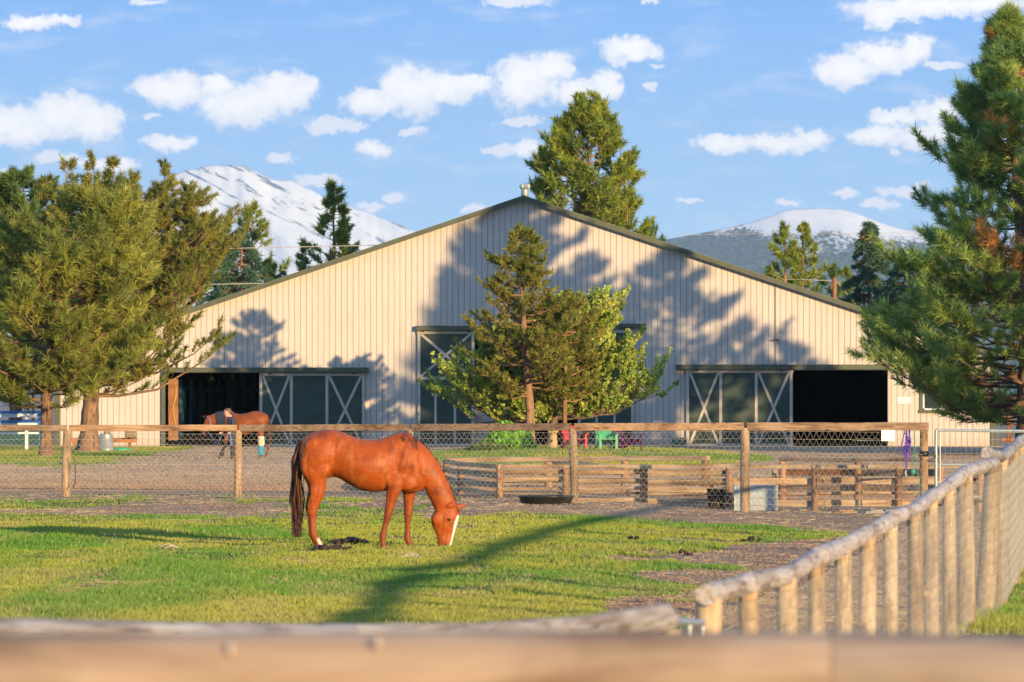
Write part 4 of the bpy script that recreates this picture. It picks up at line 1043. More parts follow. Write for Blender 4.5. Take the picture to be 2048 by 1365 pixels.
for i in range(len(CF) - 1):
    (xa, da), (xb, db) = CF[i], CF[i + 1]; s_ = F / ((da + db) / 2)
    w = [('t', 932.5, 7), ('b', 944.5, 9.5), ('r', 962, 11), ('b', 977, 6.5), ('r', 986, 5), ('b', 1000, 7.5)]
    if i >= 3: w = [('t', 933, 7.5), ('b', 962, 13), ('r', 987, 7), ('b', 1006, 13)]
    if i == 2: w = [('t', 933, 8), ('b', 947, 12), ('r', 964, 13.5), ('b', 980, 10), ('r', 989, 7), ('b', 1003, 10)]
    for kind_, y, hp in w:
        j = rc.randn() * 1.0; h_ = hp / s_
        if kind_ == 't': crail(xa - 4, da, y + 1, xb + 4, db, y, h_, .16, 'plank', False, 0)
        elif kind_ == 'b': crail(xa - 3, da, y + j, xb + 3, db, y + rc.randn(), h_, .055, 'plank', False, .10)
        else: crail(xa - 6, da, y + j, xb + 4, db, y + rc.randn() * 1.2, h_, .06, random.choice(['rail', 'plank']), True, .10)
# left side of the corral, going back
CS = [(999, 89.5), (921, 94.0), (892, 100.0)]
for x, d in CS[1:]: cpost(x, d, zat(936 if x == 921 else 922, d), .075)
for (xa, da), (xb, db), yo in ((CS[0], CS[1], 0), (CS[1], CS[2], -5)):
    for y, hp in ((934, 9), (952, 12), (972, 12), (990, 9)):
        y1 = y + yo; y2 = y + yo - 6 - (y - 934) * .12
        crail(xa, da, y1, xb, db, y2, hp * da / F, .06, 'plank', False, .0)
# back run
BR = [(892, 100.5), (1097, 99.5), (1250, 98.5), (1411, 97.5)]
for x, d in BR[1:]: cpost(x, d, zat(921, d), .085)
for i in range(3):
    (xa, da), (xb, db) = BR[i], BR[i + 1]
    crail(xa, da, 921 - i * 2, xb + (6 if i == 2 else 0), db, 918.5 - i, 9 * 99 / F, .16, 'plank', False, 0)
    crail(xa, da, 946, xb, db, 945, 10 * 99 / F, .05, 'rail', False, .1)
    crail(xa, da, 962, xb, db, 962, 9 * 99 / F, .12, 'rail', True, .1)
BR2 = [(1565, 96.0), (1716, 94.5), (1880, 93.0)]
for x, d in BR2: cpost(x, d, zat(924, d), .08)
for i in range(2):
    (xa, da), (xb, db) = BR2[i], BR2[i + 1]
    crail(xa - 5, da, 919, xb, db, 921, 8 * 95 / F, .14, 'plank', True, 0)
    crail(xa, da, 946, xb, db, 946, 14 * 95 / F, .05, 'orange' if i == 0 else 'rail', False, .1)
    crail(xa, da, 976, xb, db, 977, 13 * 95 / F, .05, 'rail', False, .1)
cpost(1422, 99.0, zat(938, 99), .05, mt='plank'); cpost(1549, 97.0, zat(940, 97), .05, mt='plank')
# fallen pole behind
m_ = MB(); m_.tube([P(1108, 925, 108), P(1160, 928, 107), P(1200, 931, 106)], [.05, .06, .04], 8, jit=.2, sub=3)
tag(m_.build('log_pole', MT['post'], None, smooth=True), 'pale pole lying on the grass just behind the corral', 'log')

# --- metal gate
gate = thing('field_gate', 'galvanised tube gate with wire infill right of the paddock fence end', 'gate', (GX(1874, 86.2), 86.2, 0))
o_ = MB(); da, db = 86.2, 88.5
def gp(x, y, d): return loc(P(x, y, d), gate)
o_.tube([gp(1872, 1003, da), gp(1872, 861, da)], .030, 10); o_.tube([gp(1872, 861, da), gp(2190, 864, db)], .028, 10); o_.tube([gp(1872, 930, da), gp(2190, 931, db)], .024, 10)
o_.tube([gp(1880, 995, da), gp(1880, 864, da)], .014, 8); o_.tube([gp(1872, 996, da), gp(2190, 990, db)], .026, 10); o_.tube([gp(2190, 1000, db), gp(2190, 864, db)], .028, 10)
o_.build('gate_frame', MT['galv'], gate, smooth=True)
w_ = MB(); a, b_ = gp(1880, 0, da), gp(2190, 0, db)
vmesh(w_, (a[0], a[1], 0), (b_[0], b_[1], 0), zat(994, da), zat(988, db), zat(864, da), zat(867, db), 9, .13, wr=.002, off=(0, 0, 0), seed=80, vert=True, sag=.004)
w_.build('wire_infill', MT['wire'], gate)
ch = MB(); 
ch.tube([gp(1853, 905, 85.9), gp(1862, 911, 86), gp(1872, 914, 86.1)], .010, 6); ch.tube([gp(1856, 922, 85.9), gp(1866, 918, 86), gp(1872, 912, 86.1), gp(1867, 907, 86)], .008, 6); ch.build('gate_chain', MT['black'], gate)

# things hung on the far fence
o = MB().box(P(1776, 871.5, 85.88) + [0, -.02, 0], (.25, .012, .205)).build('blank_sign', MT['white']); tag(o, 'blank white square sign wired to the mesh near the fence end', 'sign')
MT['purple'] = plain('purple_webbing', (.13, .05, .42), .6)
MT['teal'] = plain('green_rope', (.05, .25, .17), .6)
hl = MB(); rng_ = np.random.RandomState(2)
for k in range(7):
    x0 = 1809 + k * 2.0; L0 = 862 + 0; n_ = 8
    ys = np.linspace(861, 905 + rng_.rand() * 12, n_); xs_ = x0 + np.cumsum(rng_.randn(n_) * 1.1)
    hl.tube([P(a, c_, 85.85) for a, c_ in zip(xs_, ys)], .010, 6)
hl.tube([P(1814, 905, 85.85), P(1813, 935, 85.85), P(1812, 941, 85.85)], .016, 6)
for dx in (-4, 4): hl.tube([P(1814 + dx, 866, 85.8), P(1822, 885, 85.8), P(1814 - dx, 900, 85.8)], .011, 6)
ho = hl.build('halter', MT['purple'], None, smooth=True); tag(ho, 'purple halter and lead hanging on the mesh by the end post', 'halter')
sn = MB(); sn.tube([P(1812, 941, 85.8), P(1811, 948, 85.8), P(1814, 953, 85.8)], .013, 6); sn.build('snap_hook', MT['galv'], ho)
gr = MB(); gr.tube([P(1828, 862, 85.85), P(1829, 900, 85.85), P(1826, 918, 85.85), P(1827, 944, 85.85)], .008, 6); gr.tube([P(1829, 905, 85.85), P(1834, 930, 85.85), P(1838, 975, 85.85), P(1839, 996, 85.85)], .007, 6)
gr.lathe(P(1826, 945, 85.8), [(.0, -.06), (.045, -.03), (.05, .02), (.02, .07)], 8)
tag(gr.build('lead_rope', MT['teal'], None, smooth=True), 'thin green rope hanging beside the purple halter', 'rope')
wl = MB(); ws_ = [P(1846, y + q, 77.25) for y, q in ((903, 0), (908, 0), (913, 0))]
wl.lathe(P(1848, 908, 86.0), [(.090, -.05), (.092, 0), (.090, .05)], 14); tag(wl.build('post_band', MT['black'], None, smooth=True), 'dark band wrapped round the last post of the mesh fence', 'band')
# ---------------------------------------------------------------- bodies: closed lofts fused into one surface
def crom(keys, sub=4):
    K = np.array(keys, float); out = []
    n = len(K)
    for i in range(n - 1):
        p0, p1, p2, p3 = K[max(i - 1, 0)], K[i], K[i + 1], K[min(i + 2, n - 1)]
        for s in range(sub):
            t = s / sub
            out.append(.5 * ((2 * p1) + (-p0 + p2) * t + (2 * p0 - 5 * p1 + 4 * p2 - p3) * t * t + (-p0 + 3 * p1 - 3 * p2 + p3) * t**3))
    out.append(K[-1]); return np.array(out)
def loft(mb, secs, n=18, sub=4):
    """secs rows: cx, cy, cz, hx, hz (half vector in the side plane), w (half width across)"""
    S = crom(secs, sub); th = np.linspace(0, 2 * np.pi, n, endpoint=False); V = []
    for (cx, cy, cz, hx, hz, w) in S:
        for t_ in th: V.append((cx + hx * math.cos(t_), cy + w * math.sin(t_), cz + hz * math.cos(t_)))
    m_ = len(S); Fc = []
    for i in range(m_ - 1):
        for k in range(n):
            k2 = (k + 1) % n; Fc.append((i * n + k, i * n + k2, (i + 1) * n + k2, (i + 1) * n + k))
    Fc.append(tuple(range(n - 1, -1, -1))); Fc.append(tuple((m_ - 1) * n + k for k in range(n)))
    mb.add(V, Fc)
def ell(mb, c, r, rot=0.0, n=14):
    V = []; Fc = []; cr, sr = math.cos(rot), math.sin(rot); m_ = 9
    for i in range(m_ + 1):
        a = -math.pi / 2 + math.pi * i / m_
        for k in range(n):
            t_ = 2 * math.pi * k / n
            x, y, z = r[0] * math.cos(a) * math.cos(t_), r[1] * math.cos(a) * math.sin(t_), r[2] * math.sin(a)
            V.append((c[0] + x * cr - z * sr, c[1] + y, c[2] + x * sr + z * cr))
    for i in range(m_):
        for k in range(n):
            k2 = (k + 1) % n; Fc.append((i * n + k, i * n + k2, (i + 1) * n + k2, (i + 1) * n + k))
    Fc.append(tuple(range(n - 1, -1, -1))); Fc.append(tuple(m_ * n + k for k in range(n)))
    mb.add(V, Fc)
def fuse(mb, name, voxel, mat, parent, colfn, smooth_it=6, fac=.5, disp=None):
    o = mb.build(name + '_src', mat)
    r = o.modifiers.new('r', 'REMESH'); r.mode = 'VOXEL'; r.voxel_size = voxel; r.use_smooth_shade = True
    s = o.modifiers.new('s', 'SMOOTH'); s.factor = fac; s.iterations = smooth_it
    dg = bpy.context.evaluated_depsgraph_get(); dg.update()
    me = bpy.data.meshes.new_from_object(o.evaluated_get(dg)); me.name = name
    bpy.data.objects.remove(o, do_unlink=True)
    co = np.empty(len(me.vertices) * 3, np.float32); me.vertices.foreach_get('co', co); co = co.reshape(-1, 3)
    nm = np.array([v.normal[:] for v in me.vertices])
    if disp is not None:
        co2 = co + nm * disp(co)[:, None]; me.vertices.foreach_set('co', co2.astype(np.float32).ravel())
    C = np.ones((len(co), 4), np.float32); C[:, :3] = colfn(co, nm)
    for a_ in ('col', 'lc'):
        if a_ in me.attributes: me.attributes.remove(me.attributes[a_])
    ac = me.attributes.new('col', 'FLOAT_COLOR', 'POINT'); ac.data.foreach_set('color', C.ravel())
    me.polygons.foreach_set('use_smooth', np.ones(len(me.polygons), bool))
    me.materials.clear(); me.materials.append(mat); me.update()
    ob = bpy.data.objects.new(name, me); COL.objects.link(ob)
    if parent: ob.parent = parent
    return ob
MT['coat'] = colmat('horse_coat', 0.50, 0.26, 0.12, 26, bump=.003)
MT['hair'] = colmat('horse_hair', 0.5, 0.4, 0.3, 30)
MT['eye'] = plain('eye_dark', (.008, .006, .005), .1)
def hairs(name, roots, tips, width, cols, parent, rng, bend=0.05, n=5):
    V = []; C = []
    for r_, t_, c_ in zip(roots, tips, cols):
        r_ = np.asarray(r_); t_ = np.asarray(t_); mid = (r_ + t_) / 2 + rng.randn(3) * bend * np.linalg.norm(t_ - r_)
        side = nrm(np.cross(t_ - r_, rng.randn(3))) * width
        ps = [r_, r_ * .56 + mid * .44 - (t_ - r_) * 0, mid, mid * .5 + t_ * .5, t_]
        ws = [1, 1, .9, .7, .15]
        for i in range(4):
            V += [ps[i] - side * ws[i], ps[i] + side * ws[i], ps[i + 1] + side * ws[i + 1], ps[i + 1] - side * ws[i + 1]]; C += [tuple(c_) + (1,)] * 4
    return fastmesh(name, V, 4, MT['hair'], parent, np.array(C))

# ---------- the grazing chestnut
DH = 60.0; SH = 4.4025 * F / DH; zx0, zy0 = 700.0, 1226.0
xw = (560 + zx0 / 4.4025 - 1024) / F * DH
hg = float(gheight(xw, DH)); gz = zat(820 + zy0 / 4.4025, DH) + .012
horse = thing('horse', 'chestnut horse with a white blaze grazing in the foreground paddock', 'horse', (xw, DH, gz))
def hx(zx): return (zx - zx0) / SH
def hz(zy): return (zy0 - zy) / SH
def vsec(x, top, bot, w, y=0.0): return (hx(x), y, (hz(top) + hz(bot)) / 2, 0, (hz(top) - hz(bot)) / 2, w)
def hsec(y, x0_, x1_, w, yo=0.0): return ((hx(x0_) + hx(x1_)) / 2, yo, hz(y), (hx(x1_) - hx(x0_)) / 2, 0, w)
def asec(ax, ay, bx_, by_, w, yo=0.0):
    return ((hx(ax) + hx(bx_)) / 2, yo, (hz(ay) + hz(by_)) / 2, (hx(bx_) - hx(ax)) / 2, (hz(by_) - hz(ay)) / 2, w)
hb = MB()
loft(hb, [vsec(168, 330, 500, .10), vsec(190, 280, 570, .17), vsec(235, 235, 625, .235), vsec(300, 202, 640, .275), vsec(370, 185, 630, .29), vsec(440, 181, 605, .275),
          vsec(510, 192, 608, .265), vsec(590, 222, 655, .285), vsec(680, 254, 705, .305), vsec(770, 270, 730, .315), vsec(860, 268, 733, .30), vsec(940, 244, 724, .265),
          vsec(1010, 217, 722, .23), vsec(1080, 206, 735, .205), vsec(1140, 225, 742, .20), vsec(1195, 268, 738, .195), vsec(1240, 330, 700, .16), vsec(1262, 420, 640, .10)], 28, 4)
NK = [asec(1060, 215, 1120, 700, .17), asec(1150, 232, 1215, 735, .165), asec(1215, 278, 1248, 720, .145), asec(1282, 335, 1272, 700, .12), asec(1350, 412, 1290, 740, .105), asec(1412, 505, 1315, 790, .095),
      asec(1458, 600, 1338, 840, .088), asec(1502, 700, 1350, 872, .082), asec(1535, 790, 1362, 905, .078), asec(1555, 845, 1375, 935, .074)]
loft(hb, NK, 22, 4)
HD = [hsec(838, 1470, 1545, .035), hsec(862, 1425, 1563, .062), hsec(895, 1372, 1575, .078), hsec(935, 1336, 1578, .088), hsec(970, 1328, 1572, .090), hsec(1010, 1332, 1560, .082), hsec(1050, 1346, 1549, .066), hsec(1090, 1364, 1538, .054), hsec(1130, 1378, 1528, .050),
      hsec(1165, 1384, 1519, .052), hsec(1192, 1384, 1512, .050), hsec(1210, 1390, 1505, .042), hsec(1221, 1405, 1490, .025)]
loft(hb, HD, 22, 4)
def hindleg(yo, dx, sc=1.0):
    S = [hsec(420, 190, 420, .10, yo * .55), hsec(500, 172, 440, .115, yo * .8), hsec(570, 195, 445, .11, yo), hsec(620, 228, 420, .095, yo), hsec(670, 258, 410, .082, yo), hsec(720, 263, 403, .074, yo), hsec(770, 258, 388, .062, yo), hsec(815, 248, 366, .052, yo), hsec(850, 240, 350, .046, yo),
         hsec(885, 240, 340, .044, yo), hsec(920, 247, 333, .040, yo), hsec(965, 260, 324, .032, yo), hsec(1020, 264, 322, .029, yo), hsec(1070, 267, 328, .030, yo), hsec(1115, 272, 345, .034, yo), hsec(1145, 284, 358, .034, yo), hsec(1170, 304, 372, .032, yo), hsec(1192, 315, 388, .042, yo), hsec(1212, 320, 402, .052, yo), hsec(1228, 322, 408, .055, yo)]
    S = [(s[0] + dx * (1 if i > 2 else .3), s[1], s[2], s[3], s[4], s[5]) for i, s in enumerate(S)]
    loft(hb, S, 16, 3)
hindleg(-.155, 0); hindleg(.155, -.035)
FN = [hsec(560, 960, 1150, .06, -.10), hsec(640, 935, 1110, .085, -.135), hsec(700, 936, 1082, .080, -.135), hsec(750, 938, 1056, .068, -.135), hsec(800, 935, 1034, .056, -.135), hsec(850, 929, 1014, .048, -.135), hsec(895, 922, 1000, .046, -.135), hsec(930, 918, 992, .046, -.135), hsec(965, 913, 978, .039, -.135),
      hsec(1010, 905, 960, .031, -.135), hsec(1060, 893, 945, .029, -.135), hsec(1105, 880, 938, .031, -.135), hsec(1135, 874, 936, .035, -.135), hsec(1160, 880, 930, .031, -.135), hsec(1185, 884, 934, .038, -.135), hsec(1210, 884, 945, .050, -.135), hsec(1228, 884, 948, .053, -.135)]
loft(hb, FN, 16, 3)
FF = [hsec(600, 1050, 1190, .06, .10), hsec(690, 1065, 1200, .075, .13), hsec(750, 1078, 1192, .066, .135), hsec(800, 1083, 1183, .056, .135), hsec(850, 1088, 1173, .048, .135), hsec(900, 1089, 1166, .046, .135), hsec(930, 1089, 1163, .045, .135), hsec(965, 1091, 1156, .038, .135), hsec(1020, 1094, 1149, .031, .135), hsec(1070, 1095, 1147, .029, .135),
      hsec(1115, 1090, 1148, .032, .135), hsec(1145, 1088, 1152, .035, .135), hsec(1168, 1096, 1158, .032, .135), hsec(1190, 1108, 1170, .038, .135), hsec(1210, 1120, 1182, .048, .135), hsec(1222, 1122, 1188, .050, .135)]
loft(hb, FF, 16, 3)
# muscle masses
for (cx, cy, r_, y_, ro) in [((375), 540, (.12, .05, .10), -.222, .3), (330, 330, (.16, .06, .13), -.20, .2), (250, 470, (.10, .07, .16), -.17, 0), 
                             (1080, 480, (.075, .05, .21), -.175, -.22), (1020, 590, (.14, .05, .13), -.168, .2), (1120, 640, (.13, .06, .12), -.145, 0), (1200, 600, (.09, .07, .15), -.11, 0),
                             (390, 545, (.085, .05, .075), .235, .3), (330, 330, (.16, .06, .13), .20, .2), (1080, 480, (.075, .05, .21), .175, -.22), (1020, 600, (.12, .05, .085), .175, .2), (1120, 660, (.09, .06, .08), .15, 0),
                             (1385, 965, (.075, .028, .085), -.068, 0), (1385, 965, (.075, .028, .085), .068, 0), (262, 868, (.022, .022, .035), -.155, 0), (1487, 957, (.035, .02, .022), -.078, 0), (1487, 957, (.035, .02, .022), .078, 0),
                             (955, 925, (.05, .045, .05), -.135, 0), (1126, 925, (.05, .045, .05), .135, 0), (300, 700, (.05, .035, .11), -.195, -.1)]:
    ell(hb, (hx(cx), y_, hz(cy)), r_, ro)
# ears fused at the poll
def ear(mb, a, b_, w, th):
    a, b_ = np.array(a), np.array(b_); S = []
    for t_, k in ((0, .7), (.25, 1), (.55, .85), (.85, .4), (1, .08)):
        c = lerp(a, b_, t_); d = nrm(b_ - a); up = np.array([-d[2], 0, d[0]]) * w * k
        S.append((c[0], c[1], c[2], up[0], up[2], th * k + .004))
    loft(mb, S, 10, 3)
ear(hb, (hx(1545), .045, hz(868)), (hx(1650), .06, hz(846)), .036, .024)
ear(hb, (hx(1550), -.05, hz(836)), (hx(1462), -.10, hz(862)), .034, .024)
def horsecol(co, nm):
    X = co[:, 0] * SH + zx0; Z = zy0 - co[:, 2] * SH; Y = co[:, 1]
    base = np.array([0.34, 0.068, 0.008]); dark = np.array([0.14, 0.024, 0.006]); lite = np.array([0.42, 0.13, 0.03])
    n = fbm(X / 90., Z / 90. + Y * 3, 7, 4)[:, None]
    c = dark + (base - dark) * np.clip(n * 1.9, 0, 1)
    c = c + (lite - base) * np.clip((fbm(X / 40., Z / 60., 9, 3)[:, None] - .5) * 2, 0, .6)
    def blend(c, m_, col): m_ = np.clip(m_, 0, 1)[:, None]; return c * (1 - m_) + np.array(col) * m_
    # darker lower legs and knees
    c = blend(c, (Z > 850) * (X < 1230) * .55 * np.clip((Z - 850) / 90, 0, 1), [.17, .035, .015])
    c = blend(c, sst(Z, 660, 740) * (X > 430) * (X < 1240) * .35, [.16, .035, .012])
    # sock on the near hind foot, pale hoof
    c = blend(c, (X > 260) * (X < 420) * (Y < 0) * sst(Z + (X - 340) * .9, 1125, 1150) * (X + (Z - 1150) * -.5 > 328), [.62, .52, .42])
    c = blend(c, (Z > 1205) * (X < 1230), [.20, .12, .075]); c = blend(c, (Z > 1200) * (X > 320) * (X < 420) * (Y < 0), [.48, .38, .28])
    # blaze down the front of the face
    front = np.interp(Z, [838, 862, 895, 935, 970, 1010, 1050, 1090, 1130, 1165, 1192, 1210, 1221], [1545, 1563, 1575, 1578, 1572, 1560, 1549, 1538, 1528, 1519, 1512, 1505, 1490])
    wdt = np.interp(Z, [925, 950, 1000, 1100, 1160, 1225], [0, 20, 26, 17, 15, 18])
    c = blend(c, (X > 1440) * (Z > 925) * sst(X, front - wdt - 5, front - wdt + 3) * (np.abs(Y) < .055), [.80, .76, .72])
    c = blend(c, (X > 1360) * (Z > 1185) * (X < front - wdt) * .65, [.20, .11, .08])
    c = blend(c, .55 * np.exp(-((X - 1458) / 13.)**2 - ((Z - 1202) / 12.)**2) * 1.8, [.03, .015, .012])      # nostril
    c = blend(c, .6 * np.exp(-((X - 1487) / 24.)**2 - ((Z - 975) / 15.)**2) * (Y < 0), [.10, .03, .012])
    return c
def hdisp(co):
    X = co[:, 0] * SH + zx0; Z = zy0 - co[:, 2] * SH
    g = lambda pts, w: np.exp(-((X - np.interp(Z, [p[1] for p in pts], [p[0] for p in pts])) / w)**2) * sst(Z, pts[0][1] - 20, pts[0][1] + 30) * (1 - sst(Z, pts[-1][1] - 30, pts[-1][1] + 20))
    d = (fbm(X / 70., Z / 70., 3, 3) - .5) * .014 + (fbm(X / 26., Z / 26., 13, 3) - .5) * .005
    d = d - .022 * g([(908, 560), (925, 640), (935, 720)], 16)                   # behind the elbow
    d = d - .020 * g([(500, 330), (478, 430), (462, 560), (470, 600)], 20)       # flank hollow
    d = d + .014 * g([(535, 240), (520, 320), (470, 420), (452, 540)], 16)       # hip ridge
    d = d - .015 * g([(1228, 400), (1250, 520), (1240, 690)], 16)                # before the shoulder
    d = d + .011 * g([(1150, 240), (1115, 380), (1090, 520)], 22)                # shoulder blade
    d = d - .012 * g([(1040, 330), (1010, 450), (1030, 560)], 18)
    d = d - .010 * g([(1075, 600), (1090, 720)], 13)
    d = d - .012 * g([(255, 380), (230, 480), (262, 600)], 13)                   # hamstring line
    d = d - .010 * g([(345, 640), (330, 760), (300, 850)], 11)
    d = d - .009 * g([(300, 930), (303, 1120)], 8)
    d = d - .008 * g([(968, 720), (955, 860)], 10)
    d = d - .010 * g([(1440, 920), (1432, 1000), (1420, 1100)], 10)
    d = d - .007 * g([(1475, 1010), (1462, 1120), (1450, 1180)], 9)
    d = d - .010 * np.exp(-((Z - (880 + (X - 1360) * -.22)) / 9.)**2) * (X > 1350) * (X < 1480)    # throat
    d = d - .009 * np.exp(-((Z - 1192) / 5.)**2) * (X > 1385) * (X < 1450)
    return d * .62
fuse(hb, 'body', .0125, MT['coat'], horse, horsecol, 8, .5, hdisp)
for y_ in (-.092, .092):
    e_ = MB(); e_.lathe((hx(1487), y_, hz(975)), [(0, -.016), (.014, -.010), (.019, 0), (.014, .010), (0, .016)], 12); e_.build('eye', MT['eye'], horse, smooth=True)
nz_ = MB(); ell(nz_, (hx(1459), -.045, hz(1202)), (.012, .010, .009)); nz_.build('nostril', MT['eye'], horse, smooth=True)
rg = np.random.RandomState(4)
# tail
ro, ti, cl = [], [], []
for k in range(420):
    u_ = rg.rand(); yy = rg.randn() * .035
    L0 = 520 + 560 * rg.rand()**.6
    a = np.array([hx(195 - 20 * u_ + rg.randn() * 6), yy, hz(275 + 60 * u_)])
    xb = 128 + rg.randn() * 22 + (20 if rg.rand() < .5 else 0); m1 = np.array([hx(140 + rg.randn() * 16), yy, hz(430 + rg.rand() * 60)]); e_ = np.array([hx(150 + rg.randn() * 20), yy * 1.3, hz(min(430 + L0, 1130))])
    edge = rg.rand(); c_ = np.array([.022, .012, .012]) if rg.rand() < .62 else np.array([.10, .04, .02])
    ro.append(a); ti.append(m1); cl.append(c_); ro.append(m1); ti.append(e_ + [0, 0, 0]); cl.append(c_ if rg.rand() < .6 else np.array([.13, .055, .03]))
tl = hairs('tail', ro, ti, .0075, cl, horse, rg, .03)
# tail core so that it reads dense
tcm = MB(); loft(tcm, [asec(180, 270, 205, 300, .03), asec(138, 330, 172, 350, .04), asec(118, 430, 188, 440, .05), asec(116, 560, 194, 560, .05), asec(122, 700, 190, 700, .045), asec(128, 820, 182, 820, .035), asec(134, 920, 172, 920, .02)], 12, 3)
tcm.c = [np.tile(np.array([.03, .014, .012, 1.]), (len(v), 1)) for v in tcm.v]
tcm.build('tail_core', MT['hair'], tl, smooth=True)
# mane: crest fringe and the lock at the withers
ro, ti, cl = [], [], []
CR = [(1085, 210), (1140, 228), (1200, 262), (1262, 315), (1325, 385), (1385, 468), (1435, 560), (1478, 660), (1515, 760), (1545, 830)]
for k in range(420):
    u_ = rg.rand() * (len(CR) - 1); i_ = int(u_); f_ = u_ - i_; p_ = lerp(np.array(CR[i_]), np.array(CR[min(i_ + 1, len(CR) - 1)]), f_)
    a = np.array([hx(p_[0] - 3), .012 + rg.rand() * .02, hz(p_[1] + 4)])
    e_ = a + np.array([.030 + rg.rand() * .03, .05 + rg.rand() * .06, -.05 - rg.rand() * .09]) if rg.rand() < .7 else a + np.array([.035 * rg.rand() + .01, -.02, .0 + .02 * rg.rand()])
    ro.append(a); ti.append(e_); cl.append(np.array([.20, .05, .016]) * (.4 + .9 * rg.rand()))
for k in range(60):
    q = rg.rand(); a = np.array([hx(1090 + q * 120), -.01 - .02 * rg.rand(), hz(np.interp(1090 + q * 120, [1085, 1140, 1210], [212, 230, 268]) + 2)]); e_ = np.array([hx(1072 + q * 120 + rg.randn() * 14), -.150, hz(285 + q * 60 + rg.rand() * 50)])
    mid_ = (a + e_) / 2 + np.array([0, -.045, .035]); ro.append(a); ti.append(mid_); ro.append(mid_); ti.append(e_); c_ = np.array([.22, .055, .02]) * (.5 + .8 * rg.rand()); cl += [c_, c_]
for k in range(50):
    a = np.array([hx(1550 + rg.randn() * 8), rg.randn() * .02, hz(850 + rg.rand() * 8)]); e_ = a + np.array([.03 + rg.rand() * .02, rg.randn() * .02, -.06 - .07 * rg.rand()]); ro.append(a); ti.append(e_); cl.append(np.array([.30, .09, .03]) * (.6 + .6 * rg.rand()))
hairs('mane', ro, ti, .005, cl, horse, rg, .08)

# ---------- the bay horse being led
DB = 149.0; SB = 8.53 * F / DB; bzx0, bzy0 = 1100.0, 1168.0
bxw = (360 + bzx0 / 8.53 - 1024) / F * DB; bgz = zat(780 + bzy0 / 8.53, DB)
bay = thing('horse', 'bay horse with a teal leg wrap led past the open barn door', 'horse', (bxw, DB, bgz))
SH, zx0, zy0 = SB, bzx0, bzy0
hb = MB()
loft(hb, [vsec(1512, 460, 600, .08), vsec(1490, 425, 660, .15), vsec(1440, 395, 700, .22), vsec(1370, 373, 715, .26), vsec(1290, 362, 715, .27), vsec(1220, 372, 735, .28), vsec(1140, 395, 765, .30), vsec(1050, 410, 778, .30), vsec(970, 405, 775, .27), vsec(900, 385, 765, .22), vsec(830, 395, 745, .19), vsec(780, 430, 710, .15), vsec(755, 480, 640, .08)], 24, 3)
loft(hb, [asec(900, 375, 850, 690, .15), asec(820, 365, 790, 660, .13), asec(740, 362, 730, 620, .11), asec(660, 372, 670, 600, .10), asec(590, 395, 620, 590, .09), asec(520, 430, 570, 590, .085)], 20, 3)
loft(hb, [asec(500, 430, 600, 560, .07), asec(450, 455, 560, 600, .09), asec(420, 510, 520, 640, .085), asec(402, 570, 490, 665, .07), asec(388, 630, 455, 690, .055), asec(370, 690, 430, 730, .05), asec(352, 720, 415, 765, .048), asec(355, 745, 400, 780, .03)], 20, 3)
def bleg(keys, yo): loft(hb, [hsec(y, a, b_, w, yo) for y, a, b_, w in keys], 14, 3)
bleg([(560, 1260, 1490, .12), (640, 1280, 1480, .11), (700, 1305, 1450, .09), (760, 1325, 1430, .075), (830, 1340, 1430, .06), (880, 1345, 1435, .055), (930, 1348, 1425, .05), (1000, 1350, 1412, .045), (1060, 1350, 1410, .045), (1105, 1346, 1412, .05), (1135, 1335, 1405, .045), (1165, 1315, 1410, .06)], -.15)
bleg([(560, 1330, 1510, .11), (680, 1400, 1520, .09), (760, 1440, 1530, .07), (830, 1475, 1545, .055), (890, 1490, 1555, .045), (960, 1485, 1530, .035), (1040, 1470, 1512, .032), (1100, 1445, 1490, .035), (1140, 1420, 1480, .045), (1160, 1415, 1480, .05)], .15)
bleg([(620, 770, 900, .09), (720, 790, 890, .085), (800, 760, 850, .06), (880, 745, 820, .05), (950, 735, 795, .04), (1020, 720, 765, .035), (1090, 705, 760, .04), (1130, 690, 750, .04), (1160, 665, 745, .05)], -.14)
bleg([(620, 790, 920, .09), (740, 830, 920, .075), (820, 850, 925, .06), (900, 865, 930, .045), (980, 880, 925, .038), (1060, 890, 935, .038), (1120, 885, 935, .04), (1165, 880, 950, .05)], .14)
ear(hb, (hx(415), -.06, hz(480)), (hx(390), -.07, hz(418)), .022, .018); ear(hb, (hx(462), .05, hz(470)), (hx(436), .06, hz(418)), .022, .018)
def baycol(co, nm):
    X = co[:, 0] * SB + bzx0; Z = bzy0 - co[:, 2] * SB
    c = np.array([.24, .062, .016]) * (.65 + .6 * fbm(X / 80., Z / 80., 4, 3)[:, None])
    def blend(c, m_, col): m_ = np.clip(m_, 0, 1)[:, None]; return c * (1 - m_) + np.array(col) * m_
    c = blend(c, sst(Z, 830, 930) * (X < 1250) * .9, [.03, .02, .018]); c = blend(c, sst(Z, 930, 1100) * (X > 1250) * .7, [.05, .03, .02])
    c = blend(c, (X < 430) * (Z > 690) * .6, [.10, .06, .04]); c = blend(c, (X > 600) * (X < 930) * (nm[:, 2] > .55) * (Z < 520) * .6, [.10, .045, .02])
    return c
fuse(hb, 'body', .02, MT['coat'], bay, baycol, 4, .5)
def sleeve(keys, yo, mt, name, n=16):
    m_ = MB(); loft(m_, [hsec(y, a, b_, w, yo) for y, a, b_, w in keys], n, 3); return m_.build(name, mt, bay, smooth=True)
MT['wrapw'] = plain('cream_wrap', (.72, .58, .36), .8, 0, .15, 20); MT['wrapt'] = plain('teal_wrap', (.01, .30, .42), .7, 0, .1, 15)
MT['navy'] = plain('navy_cloth', (.025, .033, .055), .85, 0, .3, 12, bump=.01); MT['leadblue'] = plain('blue_lead', (.16, .24, .48), .7)
